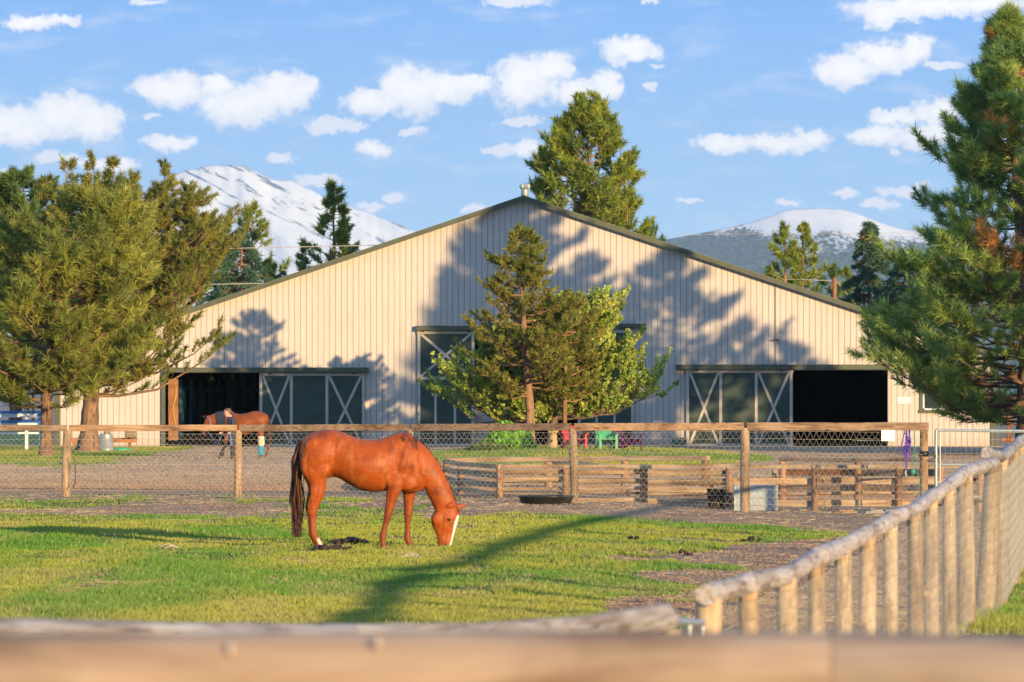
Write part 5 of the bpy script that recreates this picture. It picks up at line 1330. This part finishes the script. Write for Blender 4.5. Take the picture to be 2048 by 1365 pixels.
sleeve([(792, 1326, 1436, .083), (860, 1334, 1445, .078), (905, 1332, 1448, .080), (962, 1341, 1434, .064)], -.15, MT['wrapw'], 'leg_wrap')
sleeve([(960, 1338, 1428, .066), (1040, 1337, 1424, .062), (1112, 1336, 1424, .062)], -.15, MT['wrapt'], 'leg_wrap')
nc = MB(); loft(nc, [asec(800, 372, 760, 650, .138), asec(740, 358, 715, 628, .122), asec(660, 368, 655, 608, .110), asec(600, 385, 622, 592, .102)], 18, 3); nc.build('neck_cover', MT['navy'], bay, smooth=True)
hl = MB()
hl.tube([(hx(462), -.10, hz(452)), (hx(500), -.115, hz(500)), (hx(520), -.11, hz(590)), (hx(470), -.085, hz(660))], .012, 6, sub=3); hl.tube([(hx(405), -.06, hz(640)), (hx(440), -.085, hz(675)), (hx(475), -.085, hz(655)), (hx(520), -.11, hz(590))], .012, 6, sub=3)
hl.build('halter', MT['leadblue'], bay, smooth=True)
ro, ti, cl = [], [], []
for k in range(260):
    a = np.array([hx(1505 + rg.randn() * 6), rg.randn() * .02, hz(440 + rg.rand() * 50)]); e_ = np.array([hx(1535 + rg.randn() * 14), rg.randn() * .05, hz(640 + 300 * rg.rand())]); ro.append(a); ti.append(e_); cl.append([.05, .025, .015])
for k in range(160):
    q = 640 + rg.rand() * 270; a = np.array([hx(q), 0, hz(368 + rg.rand() * 12)]); ro.append(a); ti.append(a + [.02 * rg.randn(), -.09, -.10 - .1 * rg.rand()]); cl.append([.10, .06, .035])
hairs('tail_and_mane', ro, ti, .012, cl, bay, rg, .05)

# ---------- person leading the bay horse
DP = 146.4; SP = 8.53 * F / DP; zx0, zy0 = 850.0, 1212.0; SH = SP
pxw = (360 + zx0 / 8.53 - 1024) / F * DP; pgz = zat(780 + zy0 / 8.53, DP)
per = thing('person', 'person in dark sweater with a ponytail leading the bay horse', 'person', (pxw, DP, pgz))
def body_person(mb, fingers=True):
    # head faces left (-x) and looks down
    loft(mb, [asec(757, 345, 830, 322, .03), asec(750, 372, 862, 345, .068), asec(757, 405, 862, 385, .072), asec(762, 432, 850, 415, .064), asec(772, 452, 842, 440, .050), asec(792, 466, 835, 455, .03)], 16, 3)
    ell(mb, (hx(757), 0, hz(408)), (.018, .014, .022)); ell(mb, (hx(770), 0, hz(432)), (.014, .022, .010)); ell(mb, (hx(822), -.072, hz(395)), (.016, .010, .03)); ell(mb, (hx(822), .072, hz(395)), (.016, .010, .03))
    loft(mb, [asec(795, 440, 872, 420, .052), asec(820, 480, 895, 455, .058)], 12, 2)
    loft(mb, [hsec(462, 838, 905, .08), hsec(480, 818, 930, .17), hsec(520, 805, 948, .205), hsec(570, 803, 955, .185), hsec(630, 812, 950, .165), hsec(680, 820, 950, .165), hsec(730, 822, 965, .18), hsec(780, 826, 965, .175), hsec(810, 835, 955, .15)], 18, 3)
    # arms: upper down, forearm forward
    for (yo, el_, wr, hd) in ((-.19, (905, 640), (868, 715), (862, 738)), (.16, (850, 660), (740, 715), (697, 742))):
        loft(mb, [(hx(905), yo, hz(492), .055, .02, .052), (hx(912), yo * 1.12, hz(560), .052, 0, .050), (hx(el_[0]), yo * 1.15, hz(el_[1]), .045, 0, .044), ((hx(el_[0]) + hx(wr[0])) / 2, yo * 1.05, (hz(el_[1]) + hz(wr[1])) / 2, .02, .036, .038), (hx(wr[0]), yo, hz(wr[1]), .015, .026, .026), (hx(hd[0]), yo, hz(hd[1]), .012, .036, .022)], 12, 3)
        hx_, hz_ = hx(hd[0]), hz(hd[1])
        ell(mb, (hx_ - .01, yo, hz_), (.045, .024, .042))
        for q in range(4):
            zf = hz_ + .028 - q * .019; L_ = (.050, .056, .052, .040)[q]
            mb.tube([(hx_ - .03, yo - .005, zf), (hx_ - .03 - L_ * .6, yo - .018, zf - .004), (hx_ - .03 - L_ * .7, yo - .002 + .02, zf - .010)], [.010, .0095, .008], 7, sub=2)
        mb.tube([(hx_ + .005, yo - .01, hz_ + .03), (hx_ - .025, yo - .035, hz_ + .035), (hx_ - .05, yo - .03, hz_ + .025)], [.012, .011, .009], 7, sub=2)
    # legs: near leg back, far leg forward, walking to the left
    loft(mb, [(hx(900), -.09, hz(770), .10, 0, .095), (hx(898), -.09, hz(850), .088, 0, .085), (hx(890), -.09, hz(930), .070, 0, .068), (hx(888), -.09, hz(985), .058, 0, .056), (hx(892), -.09, hz(1060), .055, 0, .052), (hx(886), -.09, hz(1130), .042, 0, .042), (hx(880), -.09, hz(1180), .040, 0, .038)], 14, 3)
    loft(mb, [(hx(895), .09, hz(770), .10, 0, .095), (hx(850), .09, hz(860), .084, .02, .082), (hx(790), .09, hz(935), .066, .02, .066), (hx(755), .09, hz(980), .056, .02, .055), (hx(718), .09, hz(1050), .052, 0, .050), (hx(690), .09, hz(1110), .042, 0, .042), (hx(672), .09, hz(1150), .040, 0, .038)], 14, 3)
    loft(mb, [(hx(900), -.09, hz(1190), .01, .05, .040), (hx(870), -.09, hz(1192), .006, .046, .045), (hx(835), -.09, hz(1202), .004, .028, .045), (hx(812), -.09, hz(1206), .002, .015, .03)], 12, 2)
    loft(mb, [(hx(690), .09, hz(1160), .01, .05, .040), (hx(660), .09, hz(1168), .006, .045, .045), (hx(622), .09, hz(1182), .004, .028, .045), (hx(600), .09, hz(1188), .002, .015, .03)], 12, 2)
def personcol(co, nm):
    X = co[:, 0] * SP + 850.; Z = 1212. - co[:, 2] * SP
    c = np.tile(np.array([.045, .055, .085]), (len(co), 1)) * (.8 + .4 * fbm(X / 30., Z / 30., 3, 3)[:, None])
    c = np.where((Z > 790)[:, None], np.array([.03, .034, .045]), c)
    c = np.where((Z > 1150)[:, None], np.array([.05, .035, .025]), c)
    skin = np.array([.62, .34, .24])
    c = np.where(((Z < 462) & (X < 880))[:, None], skin, c)
    c = np.where((((Z > 718) & (Z < 775)) & (X < 880) & ((X < 735) | (co[:, 1] < -.12)) & (X < 872))[:, None] & (((X < 728) | ((X > 800) & (co[:, 1] < -.15)))[:, None]), skin, c)
    return c
pm = MB(); body_person(pm)
MT['skin'] = colmat('person_surface', .7, .3, .06, 30)
fuse(pm, 'body', .0085, MT['skin'], per, personcol, 2, .4)
hm = MB(); loft(hm, [asec(772, 322, 842, 312, .03), asec(755, 338, 868, 330, .068), asec(775, 355, 874, 362, .082), asec(812, 372, 872, 390, .083), asec(835, 400, 868, 412, .07)], 16, 3)
loft(hm, [asec(862, 360, 868, 385, .022), asec(885, 362, 888, 395, .028), asec(900, 385, 915, 410, .024), asec(905, 425, 918, 430, .012)], 10, 3)
hm.c = [np.tile(np.array([.13, .075, .035, 1.]), (len(v), 1)) for v in hm.v]
fuse(hm, 'hair', .01, MT['hair'], per, lambda co, nm: np.tile(np.array([.14, .08, .04]), (len(co), 1)), 2, .4)
# lead rope from the halter to the hands
lr = MB(); W_ = lambda zx_, zy_, y_: np.array([pxw + hx(zx_), DP + y_, pgz + hz(zy_)])
lr.tube([np.array([bxw + (440 - bzx0) / SB, DB - .07, bgz + (bzy0 - 675) / SB]), W_(470, 790, 1.6), W_(560, 890, 1.0), W_(632, 950, .5), W_(665, 880, .25), W_(697, 745, .16)], .014, 7, sub=5)
lr.tube([W_(697, 745, .16), W_(740, 775, 0), W_(800, 760, -.1), W_(862, 738, -.2)], .013, 7, sub=4); lr.tube([W_(862, 738, -.2), W_(885, 850, -.22), W_(895, 945, -.22), W_(872, 955, -.22), W_(866, 850, -.22), W_(860, 745, -.21)], .013, 7, sub=4)
lr.tube([W_(830, 745, -.1), W_(836, 800, -.12), W_(822, 845, -.12), W_(815, 780, -.1)], .012, 7, sub=3)
tag(lr.build('lead_rope', MT['leadblue'], None, smooth=True), 'pale blue lead rope looped from the bay horse to the handler', 'rope')
# ---------------------------------------------------------------- yard things
def g_(x, d): return float(gheight(GX(x, d), d))
# stock pan
t_ = MB(); cx_, cy_ = GX(1092, 85.3), 85.3; gz_ = g_(1092, 85.3)
t_.lathe((cx_, cy_, gz_), [(.43, -.02), (.455, .02), (.50, .125), (.525, .135), (.527, .155), (.505, .158), (.485, .135), (.44, .035), (.0, .03)], 40)
tag(t_.build('feed_pan', MT['black'], None, smooth=True), 'wide shallow black rubber pan on the straw at the foot of the mesh fence', 'pan')
# galvanised bin
d = 87.3; bn_ = thing('metal_bin', 'pale grey rectangular metal bin against the corral behind the mesh', 'bin', (GX(1510, d), d, g_(1510, d)))
w_ = 84 * d / F; h_ = .46
m_ = MB(); 
for (c, s) in [((0, -.24, h_ / 2), (w_, .02, h_)), ((0, .24, h_ / 2), (w_, .02, h_)), ((-w_ / 2 + .01, 0, h_ / 2), (.02, .46, h_)), ((w_ / 2 - .01, 0, h_ / 2), (.02, .46, h_)), ((0, 0, .02), (w_ - .05, .45, .02))]: m_.box(c, s)
MT['binpaint'] = plain('pale_grey_metal', (.36, .42, .44), .5, .1, .1, 6, dirt=(.40, .38, .33)); m_.build('bin_body', MT['binpaint'], bn_, bevel=.004)
m_ = MB()
for a, b_ in [((-w_ / 2, -.25, h_), (w_ / 2, -.25, h_)), ((w_ / 2, -.25, h_), (w_ / 2, .25, h_)), ((w_ / 2, .25, h_), (-w_ / 2, .25, h_)), ((-w_ / 2, .25, h_), (-w_ / 2, -.25, h_)), ((w_ / 2, -.25, 0), (w_ / 2, -.25, h_)), ((-w_ / 2, -.25, 0), (-w_ / 2, -.25, h_))]: m_.tube([a, b_], .016, 8)
m_.build('bin_rim', MT['galv'], bn_, smooth=True)
# black bucket
d = 87.6; m_ = MB(); m_.lathe((GX(1433, d), d, g_(1433, d)), [(.15, -.01), (.155, .02), (.185, .36), (.20, .365), (.20, .39), (.18, .39), (.15, .05), (0, .04)], 24)
tag(m_.build('bucket', MT['black'], None, smooth=True), 'black muck bucket left of the pale grey bin', 'bucket')
# small bucket in the corral, boards on the ground
d = 95; m_ = MB(); m_.lathe((GX(1262, d), d, g_(1262, d)), [(.09, 0), (.125, .21), (.13, .22), (.11, .21), (0, .05)], 18); m_.tube([(GX(1262, d) - .12, d, g_(1262, d) + .21), (GX(1262, d), d, g_(1262, d) + .36), (GX(1262, d) + .12, d, g_(1262, d) + .21)], .006, 5, sub=3)
tag(m_.build('small_pail', MT['galv'], None, smooth=True), 'small metal pail seen through the corral rails', 'pail')
for (x0, x1, y, lb, mt) in [(1665, 1712, 1019, 'weathered board lying on the dirt at the foot of the corral', 'rail'), (1728, 1772, 1019, 'short pale stick bundle lying on the dirt near the right corral post', 'grey')]:
    d = 87.0; m_ = MB(); m_.box((GX((x0 + x1) / 2, d), d, g_((x0 + x1) / 2, d) + .03), ((x1 - x0) * d / F, .22, .035), rz=.15); m_.box((GX((x0 + x1) / 2, d) + .05, d + .05, g_((x0 + x1) / 2, d) + .065), ((x1 - x0) * d / F * .6, .10, .03), rz=-.12)
    tag(m_.build('board', MT[mt], None), lb, 'board')

# chairs
def chair(x, d, color, label, rz):
    mt = plain('chair_paint_' + color[0], color[1], .5, 0, .12, 6)
    c = thing('garden_chair', label, 'chair', (GX(x, d), d, g_(x, d)), rz, 'slatted garden chairs before the barn')
    b_ = MB()
    for i in range(7):
        xx = (i - 3) * .078; top = .86 - .018 * (i - 3)**2
        b_.beam((xx * .85, .18, .28), (xx * 1.1, .42, top), .070, .018, up=(0, 1, .3))
    b_.build('backrest', mt, c)
    s_ = MB()
    for i in range(6): s_.box((0, -.30 + i * .085, .345 - i * .012), (.50, .074, .018), rx=-.12)
    s_.build('seat', mt, c)
    for sx in (-1, 1):
        MB().box((sx * .31, -.06, .52), (.12, .68, .020)).build('armrest', mt, c)
        MB().box((sx * .28, -.32, .26), (.085, .022, .52)).build('leg', mt, c)
        m_ = MB(); m_.beam((sx * .25, -.34, .34), (sx * .25, .48, .04), .022, .11); m_.build('leg', mt, c)
        MB().box((sx * .275, .25, .30), (.022, .06, .44)).build('arm_support', mt, c)
    return c
chair(1148, 156.0, ('red', (.62, .035, .06)), 'red slatted garden chair right of the statue, partly behind a fence post', R(28))
chair(1212, 156.5, ('green', (.03, .36, .15)), 'bright green slatted garden chair between the red and the purple one', R(14))
chair(1258, 157.5, ('purple', (.075, .012, .07)), 'dark purple slatted garden chair right of the green one', R(62))
def crate(x, d, w_, h_, mt, nm, lb, cat):
    m_ = MB(); z = g_(x, d); 
    for i in range(4): m_.box((GX(x, d), d - .2, z + h_ * (.14 + .24 * i)), (w_, .02, h_ * .2)); m_.box((GX(x, d), d + .2, z + h_ * (.14 + .24 * i)), (w_, .02, h_ * .2))
    for sx in (-1, 1):
        for sy in (-.21, .21): m_.box((GX(x, d) + sx * (w_ / 2 - .03), d + sy + (.02 if sy > 0 else -.02), z + h_ / 2), (.05, .02, h_))
        m_.box((GX(x, d) + sx * (w_ / 2 - .012), d, z + h_ / 2), (.02, .38, h_ * .9))
    m_.box((GX(x, d), d, z + .04), (w_ - .05, .38, .02))
    tag(m_.build(nm, mt), lb, cat)
crate(1358, 183.5, .58, .36, plain('green_crate_paint', (.02, .16, .11), .5), 'crate', 'dark green crate at the foot of the barn wall beside the right sliding door', 'crate')

# statue of a robed figure
d = 158.0; mb = MB(); sx_, sz_ = GX(1107, d), g_(1107, d)
zx0, zy0, SH = 0, 0, 1.0
def ss(z, w_, dpt, x=0): return (x, 0, z, w_, 0, dpt)
loft(mb, [ss(0, .13, .11), ss(.05, .125, .11), ss(.30, .10, .095), ss(.48, .105, .10), ss(.58, .13, .10), ss(.66, .135, .095), ss(.72, .08, .07), ss(.745, .045, .045)], 18, 3)
ell(mb, (.0, 0, .80), (.055, .06, .072)); ell(mb, (0, -.058, .795), (.012, .014, .014))
for s_ in (-1, 1): loft(mb, [(s_ * .125, 0, .66, .04, .0, .045), (s_ * .15, -.02, .57, .036, 0, .04), (s_ * .11, -.08, .52, .03, .02, .032), (s_ * .03, -.12, .56, .024, .02, .026)], 10, 3)
for a in np.linspace(-1.2, 1.2, 6): mb.tube([(.11 * math.sin(a), -.095 * math.cos(a), .46), (.13 * math.sin(a), -.115 * math.cos(a), .02)], .014, 6)
stt = thing('statue', 'small tan carved statue of a robed figure standing by the tree trunks', 'statue', (sx_, d, sz_))
MT['stone'] = colmat('tan_carved_stone', .8, .3, .2, 25, .01)
fuse(mb, 'figure', .011, MT['stone'], stt, lambda co, nm: np.tile(np.array([.50, .33, .16]), (len(co), 1)) * (.85 + .3 * (co[:, 2:3] < .42)), 2, .4)
# shrub
rngs = np.random.RandomState(77)
def shrub(x, d, w_, h_, cols, label, n=700, L=.12, W=.07, leaf=True, name='shrub'):
    root = thing(name, label, 'shrub', (GX(x, d), d, g_(x, d)))
    a = rngs.rand(n) * 2 * np.pi; r_ = rngs.rand(n)**.5; z = rngs.rand(n)**.8
    k = (1 - z**2)**.5 * (0.85 + .25 * np.sin(a * 3 + 1))
    Pq = np.stack([np.cos(a) * r_ * w_ * k, np.sin(a) * r_ * w_ * .7 * k, z * h_ * (.8 + .3 * np.sin(a * 2))], 1)
    Dq = nrm(Pq + [0, 0, .3]); c = np.array(cols[0]) + (np.array(cols[1]) - cols[0]) * rngs.rand(n, 1)
    m_ = MB()
    for i in range(0, n, max(1, n // 40)): m_.tube([(Pq[i][0] * .1, Pq[i][1] * .1, -.05), Pq[i] * [.6, .6, .5], Pq[i]], [.014, .009, .004], 5)
    m_.build('stem', MT['twig'], root); tufts('foliage', Pq, Dq, L, 8, W, c, rngs, root, MT['leaf'], 1.2, leaf)
    return root
shrub(1012, 158.5, 1.0, .72, [[.14, .30, .05], [.06, .17, .03]], 'bright green leafy shrub left of the centre pine trunk', 900, .17, .055)
shrub(968, 155.5, .75, .18, [[.04, .07, .03], [.07, .10, .03]], 'low dark green plant at the left end of the lawn island', 220, .12, .05)

# rock beside the deciduous trunk base
m_ = MB(); ell(m_, (GX(985, 104), 104, g_(985, 104) + .06), (.30, .22, .15)); ell(m_, (GX(935, 104), 104, g_(935, 104) + .05), (.28, .2, .11))
tag(fuse(m_, 'rock', .03, colmat('rock_surface', .9, .2, .3, 8, .02), None, lambda co, nm: np.tile(np.array([.36, .27, .19]), (len(co), 1)), 2, .5, lambda co: (fbm(co[:, 0] * 6, co[:, 2] * 6, 3, 3) - .5) * .12), 'brown rocks lying behind the corral corner', 'rock')

# bench at left with trash can
d = 176.0; be = thing('bench', 'low bench with an orange board against the left barn wall', 'bench', (GX(208, d), d, g_(208, d)))
z = lambda y: zat(y, d) - be.location[2]
MB().box((0, 0, z(877.5)), (134 * d / F, .34, .05)).build('seat', MT['orange'], be); MB().box((0, -.14, z(881.5)), (132 * d / F, .04, .15)).build('front_board', MT['orange'], be)
for x in (148, 259): MB().box(((x - 208) * d / F, 0, z(892) - .0), (.12, .28, .30)).build('leg', MT['rail'], be)
d = 168.0; m_ = MB(); cx_, gz_ = GX(212, d), g_(212, d)
m_.lathe((cx_, d, gz_), [(.27, -.03), (.27, .10), (.255, .11), (.258, .34), (.245, .35), (.235, .58), (.225, .635), (.21, .63), (.20, .1), (0, .08)], 28)
tag(m_.build('trash_can', MT['galv'], None, smooth=True), 'dented galvanised can standing on the grass in front of the bench', 'can')
m_ = MB(); ell(m_, (cx_ + .05, d, gz_ + .70), (.16, .13, .10), .2); tag(fuse(m_, 'sack', .02, colmat('burlap', .9, .1, .3, 12, .02), None, lambda co, nm: np.tile(np.array([.33, .26, .15]), (len(co), 1)), 2, .5, lambda co: (fbm(co[:, 0] * 14, co[:, 2] * 14, 3, 3) - .5) * .06), 'brown sack lying on top of the galvanised can', 'sack')
d = 175.6; m_ = MB(); xx = GX(262, d); zt_ = zat(876, d); m_.box((xx, d, zt_ + .15), (.46, .22, .32)); tag(m_.build('storage_box', plain('olive_canvas', (.24, .19, .10), .8, 0, .2, 8), None, bevel=.07), 'olive brown canvas box on the right end of the bench', 'box')
d = 170.0; m_ = MB(); m_.lathe((GX(244, d), d, g_(244, d)), [(.33, 0), (.35, .03), (.30, .10), (.15, .125), (0, .13)], 26); tag(m_.build('lid', plain('green_plastic', (.03, .42, .20), .4), None, smooth=True), 'round green plastic lid on the ground right of the galvanised can', 'lid')
d = 171.0; m_ = MB(); m_.lathe((GX(1035, 130), 130, g_(1035, 130)), [(.1, 0), (0, .1)], 8) if False else None
# hose reel strip / cable hanging on fence post
m_ = MB(); d = 89.5; m_.tube([P(146, 913, d), P(150, 925, d), P(151, 950, d), P(150, 968, d), P(145, 977, d)], .010, 6, sub=3); tag(m_.build('cable', MT['black'], None, smooth=True), 'thin dark cable drooping beside the left fence post', 'cable')
m_ = MB(); ell(m_, tuple(P(122, 928, 134)), (.07, .07, .05)); tag(m_.build('ball', plain('dark_blue_rubber', (.02, .04, .12), .5), None, smooth=True), 'small dark blue ball at the grass edge behind the left fence', 'ball')

# blue and white jump fence at left
d = 171.0; jf = thing('rail_fence', 'blue and white board rail fence at the far left', 'fence', (GX(40, d), d, g_(40, d)))
jz = lambda y: zat(y, d) - jf.location[2]; jx = lambda x: (x - 40) * d / F
for (y0_, y1_, mt) in [(822.5, 827.5, 'blue'), (828, 835, 'white'), (841, 846, 'blue'), (846.5, 850.5, 'white'), (862, 866, 'white')]:
    MB().box((jx(-40), 0 if mt == 'white' else -.05, (jz(y0_) + jz(y1_)) / 2), (jx(83) - jx(-165), .04, jz(y0_) - jz(y1_))).build('rail', MT[mt], jf)
MB().box((jx(81), .02, jz(874) / 1), (.11, .11, jz(821) - jz(905))).build('post', MT['blue'], jf); jf.children[-1].location.z = -.05
MB().box((jx(81) - .02, -.06, (jz(822) + jz(850)) / 2), (.10, .06, jz(822) - jz(850))).build('end_board', MT['blue'], jf)
for x in (53, -60): MB().box((jx(x), .06, (jz(834) - .2) / 2), (.11, .08, jz(834) + .2)).build('post', MT['white'], jf)
m_ = MB(); m_.box((GX(30, 178), 178, .42), (2.6, .06, .62)); tag(m_.build('low_panel', plain('dark_teal_board', (.012, .07, .075), .7), None), 'dark teal panel standing behind the blue and white fence', 'panel')
m_ = MB(); m_.box((GX(66, 190), 190, .95), (.11, .11, 2.3)); tag(m_.build('wooden_post', MT['plank'], None), 'tan square post behind the blue and white fence', 'post')

# wooden pen at right
d = 196.0; pn = thing('wooden_pen', 'orange board pen with wire panels right of the barn', 'pen', (GX(2040, d), d, 0))
pz = lambda y: zat(y, d); pxx = lambda x: (x - 2040) * d / F
for x in (2018, 2078, 2140): MB().box((pxx(x), 0, pz(813) / 2 - .05), (.16, .14, pz(813) + .1)).build('post', MT['orange'], pn)
for y in (813.5, 880): MB().box((pxx(2075), .02, pz(y)), (pxx(2150) - pxx(2006), .10, .14)).build('rail', MT['orange'], pn)
for y in (836,): MB().box((pxx(2008), .06, pz(y)), (.46, .08, .12)).build('rail', MT['orange'], pn)
MB().box((pxx(2060), .08, pz(829)), (1.7, .06, .10)).build('rail', MT['plank'], pn)
w_ = MB(); vmesh(w_, (pxx(2000), 0, 0), (pxx(2140), 0, 0), .1, .1, pz(815), pz(815), 16, .10, wr=.004, off=(0, -.08, 0), seed=99, vert=True, sag=.002); w_.build('wire_panel', MT['black'], pn)

# utility pole and wires beyond the barn
d = 262.0; up_ = thing('utility_pole', 'brown wooden utility pole with a guy wire beyond the right roof slope', 'pole', (GX(1669, d), d, 0))
m_ = MB(); m_.tube([(0, 0, -.3), (0, 0, zat(556, d))], [.16, .12], 12, jit=.05, sub=6); m_.build('pole', MT['jamb'], up_, smooth=True)
m_ = MB(); m_.tube([(0.1, 0, zat(562, d)), ((1720 - 1669) * d / F, 0, zat(620, d)), (3.2, 0, 0)], .016, 5); m_.build('guy_wire', MT['wire'], up_)
def cable(pts, lb, r_=.022, n_=10):
    m_ = MB(); m_.tube(pts, r_, 5, sub=4); tag(m_.build('overhead_cable', MT['wire'], None, smooth=True), lb, 'cable')
cable([P(-150, 512, 246), P(200, 508, 246), P(400, 499, 246), P(560, 495, 246), P(900, 488, 246), P(1300, 520, 250)], 'upper thin overhead cable before the snowy mountain at left')
cable([P(-150, 574, 240), P(200, 572, 240), P(380, 570, 240), P(540, 567, 240), P(760, 561, 240)], 'lower thin overhead cable near the left roof edge', .024)
cable([P(1540, 558, 262), P(1600, 559.5, 262), P(1669, 562, 262)], 'short overhead cable running left from the utility pole', .02)
cable([P(1200, 473, 300), P(1500, 468, 300), P(1900, 466, 300), P(2300, 470, 300)], 'very thin overhead cable crossing the right-hand mountain', .012)

# dung
def dung(name, lb, pts, mt):
    m_ = MB(); rg2 = np.random.RandomState(len(pts) * 7 + int(abs(pts[0][0])))
    for (x, y, r_) in pts:
        d_ = 18135 / (y - YH); X_ = GX(x, d_)
        for q in range(3): ell(m_, (X_ + rg2.randn() * r_ * .5, d_ + rg2.randn() * r_ * 2, float(gheight(X_, d_)) + r_ * (.5 + .5 * rg2.rand())), (r_ * (.8 + .4 * rg2.rand()), r_, r_ * .75), rg2.rand())
    tag(fuse(m_, name, .011, mt, None, lambda co, nm: np.tile(np.array([.030, .021, .014]), (len(co), 1)) * (.6 + 1.6 * fbm(co[:, 0] * 30, co[:, 2] * 60, 5, 3)[:, None]), 1, .4, lambda co: (fbm(co[:, 0] * 40, co[:, 2] * 40 + co[:, 1] * 20, 3, 3) - .5) * .02), lb, 'dung')
MT['dung'] = colmat('dung_surface', .7, .3, .3, 40)
dung('dung_pile', 'dark manure clods on the grass behind the hind hoof', [(677, 1091, .045), (685, 1089, .05), (694, 1090, .055), (701, 1087, .06), (707, 1090, .055), (716, 1090, .045), (728, 1091, .04), (735, 1092, .03)], MT['dung'])
dung('dung_pile', 'dark manure clods right under the white hind foot', [(634, 1103, .045), (641, 1101, .05), (652, 1103, .045), (662, 1102, .04), (671, 1102, .045), (679, 1103, .035), (691, 1102, .035)], MT['dung'])
dung('dung_pile', 'reddish brown manure heap on the grass edge at right', [(1490, 1078, .03), (1500, 1076, .036), (1508, 1077, .04), (1517, 1077, .03), (1524, 1078, .025)], MT['dung'])
dung('dung_pile', 'single dark clod standing in the grass right of the horse', [(1265, 1078, .045)], MT['dung'])
dung('dung_pile', 'dark clods at the edge of the bare dirt', [(1362, 1106, .035), (1372, 1109, .03), (1380, 1110, .025)], MT['dung'])
dung('dung_pile', 'brown clods in the shaded stretch of grass', [(925, 1125, .022), (940, 1126, .018), (958, 1124, .022), (968, 1125, .016)], MT['dung'])
# dry twigs on the grass
for (x, y, lb) in [(356, 1102, 'dry pale twig lying on the grass at left'), (840, 1120, 'few dry stalks lying on the grass below the horse')]:
    d_ = 18135 / (y - YH); m_ = MB(); rg2 = np.random.RandomState(x)
    for k in range(9):
        a = rg2.rand() * .9 - .2; p0 = np.array([GX(x, d_) + .02 * rg2.randn(), d_, float(gheight(GX(x, d_), d_)) + .03]); L0 = .12 + .12 * rg2.rand()
        m_.tube([p0, p0 + [-L0 * .5, rg2.randn() * .05, L0 * a * .3 + .02], p0 + [-L0, rg2.randn() * .1, L0 * a * .2]], .0035, 4)
    tag(m_.build('dry_twig', plain('dry_stalk', (.55, .45, .30), .8), None), lb, 'twig')

# trees out of the picture at right whose shade falls on the barn and the yard
for i_, (X_, Y_, h_, w_, nl, lb) in enumerate([(24.3, 156.0, 12.2, 5.3, 150, 'broad pine just outside the picture at right, nearest the barn'), (30.5, 132.0, 16.8, 3.0, 90, 'tall slim pine outside the picture at right, standing nearest the eye'),
                                    (28.8, 156.0, 8.6, 3.8, 80, 'low pine farthest right outside the picture')]):
    tree('pine_tree', lb, 'tree', (X_, Y_, 0), [(0, 0), (.1, h_ - .2)],
         [(1.0, w_ * .7, w_ * .7), (2.2, w_, w_), (h_ * .45, w_ * .95, w_ * .95), (h_ * .7, w_ * .6, w_ * .6), (h_ * .9, w_ * .25, w_ * .25), (h_, .1, .1)],
         MG, seed=90 + i_, limbs=nl, subs=9, per=3, K=9, L=.42, W=.045, r0=.3, up=.3, lump=.35, sublen=.24, inner=.3)
# ---------------------------------------------------------------- haze
hz_m = bpy.data.materials.new('haze_air'); hz_m.use_nodes = True; T_ = NT(hz_m.node_tree); T_.n.clear()
pv = T_.new('ShaderNodeVolumePrincipled'); pv.inputs['Color'].default_value = (0.60, 0.80, 1.0, 1); pv.inputs['Density'].default_value = HAZE
pv.inputs['Anisotropy'].default_value = 0.0
T_.l.new(pv.outputs[0], T_.new('ShaderNodeOutputMaterial').inputs['Volume'])
hzb = MB(); hzb.box((0, 7650, 420), (9600, 15900, 860)); o = hzb.build('haze', hz_m); tag(o, kind='stuff')
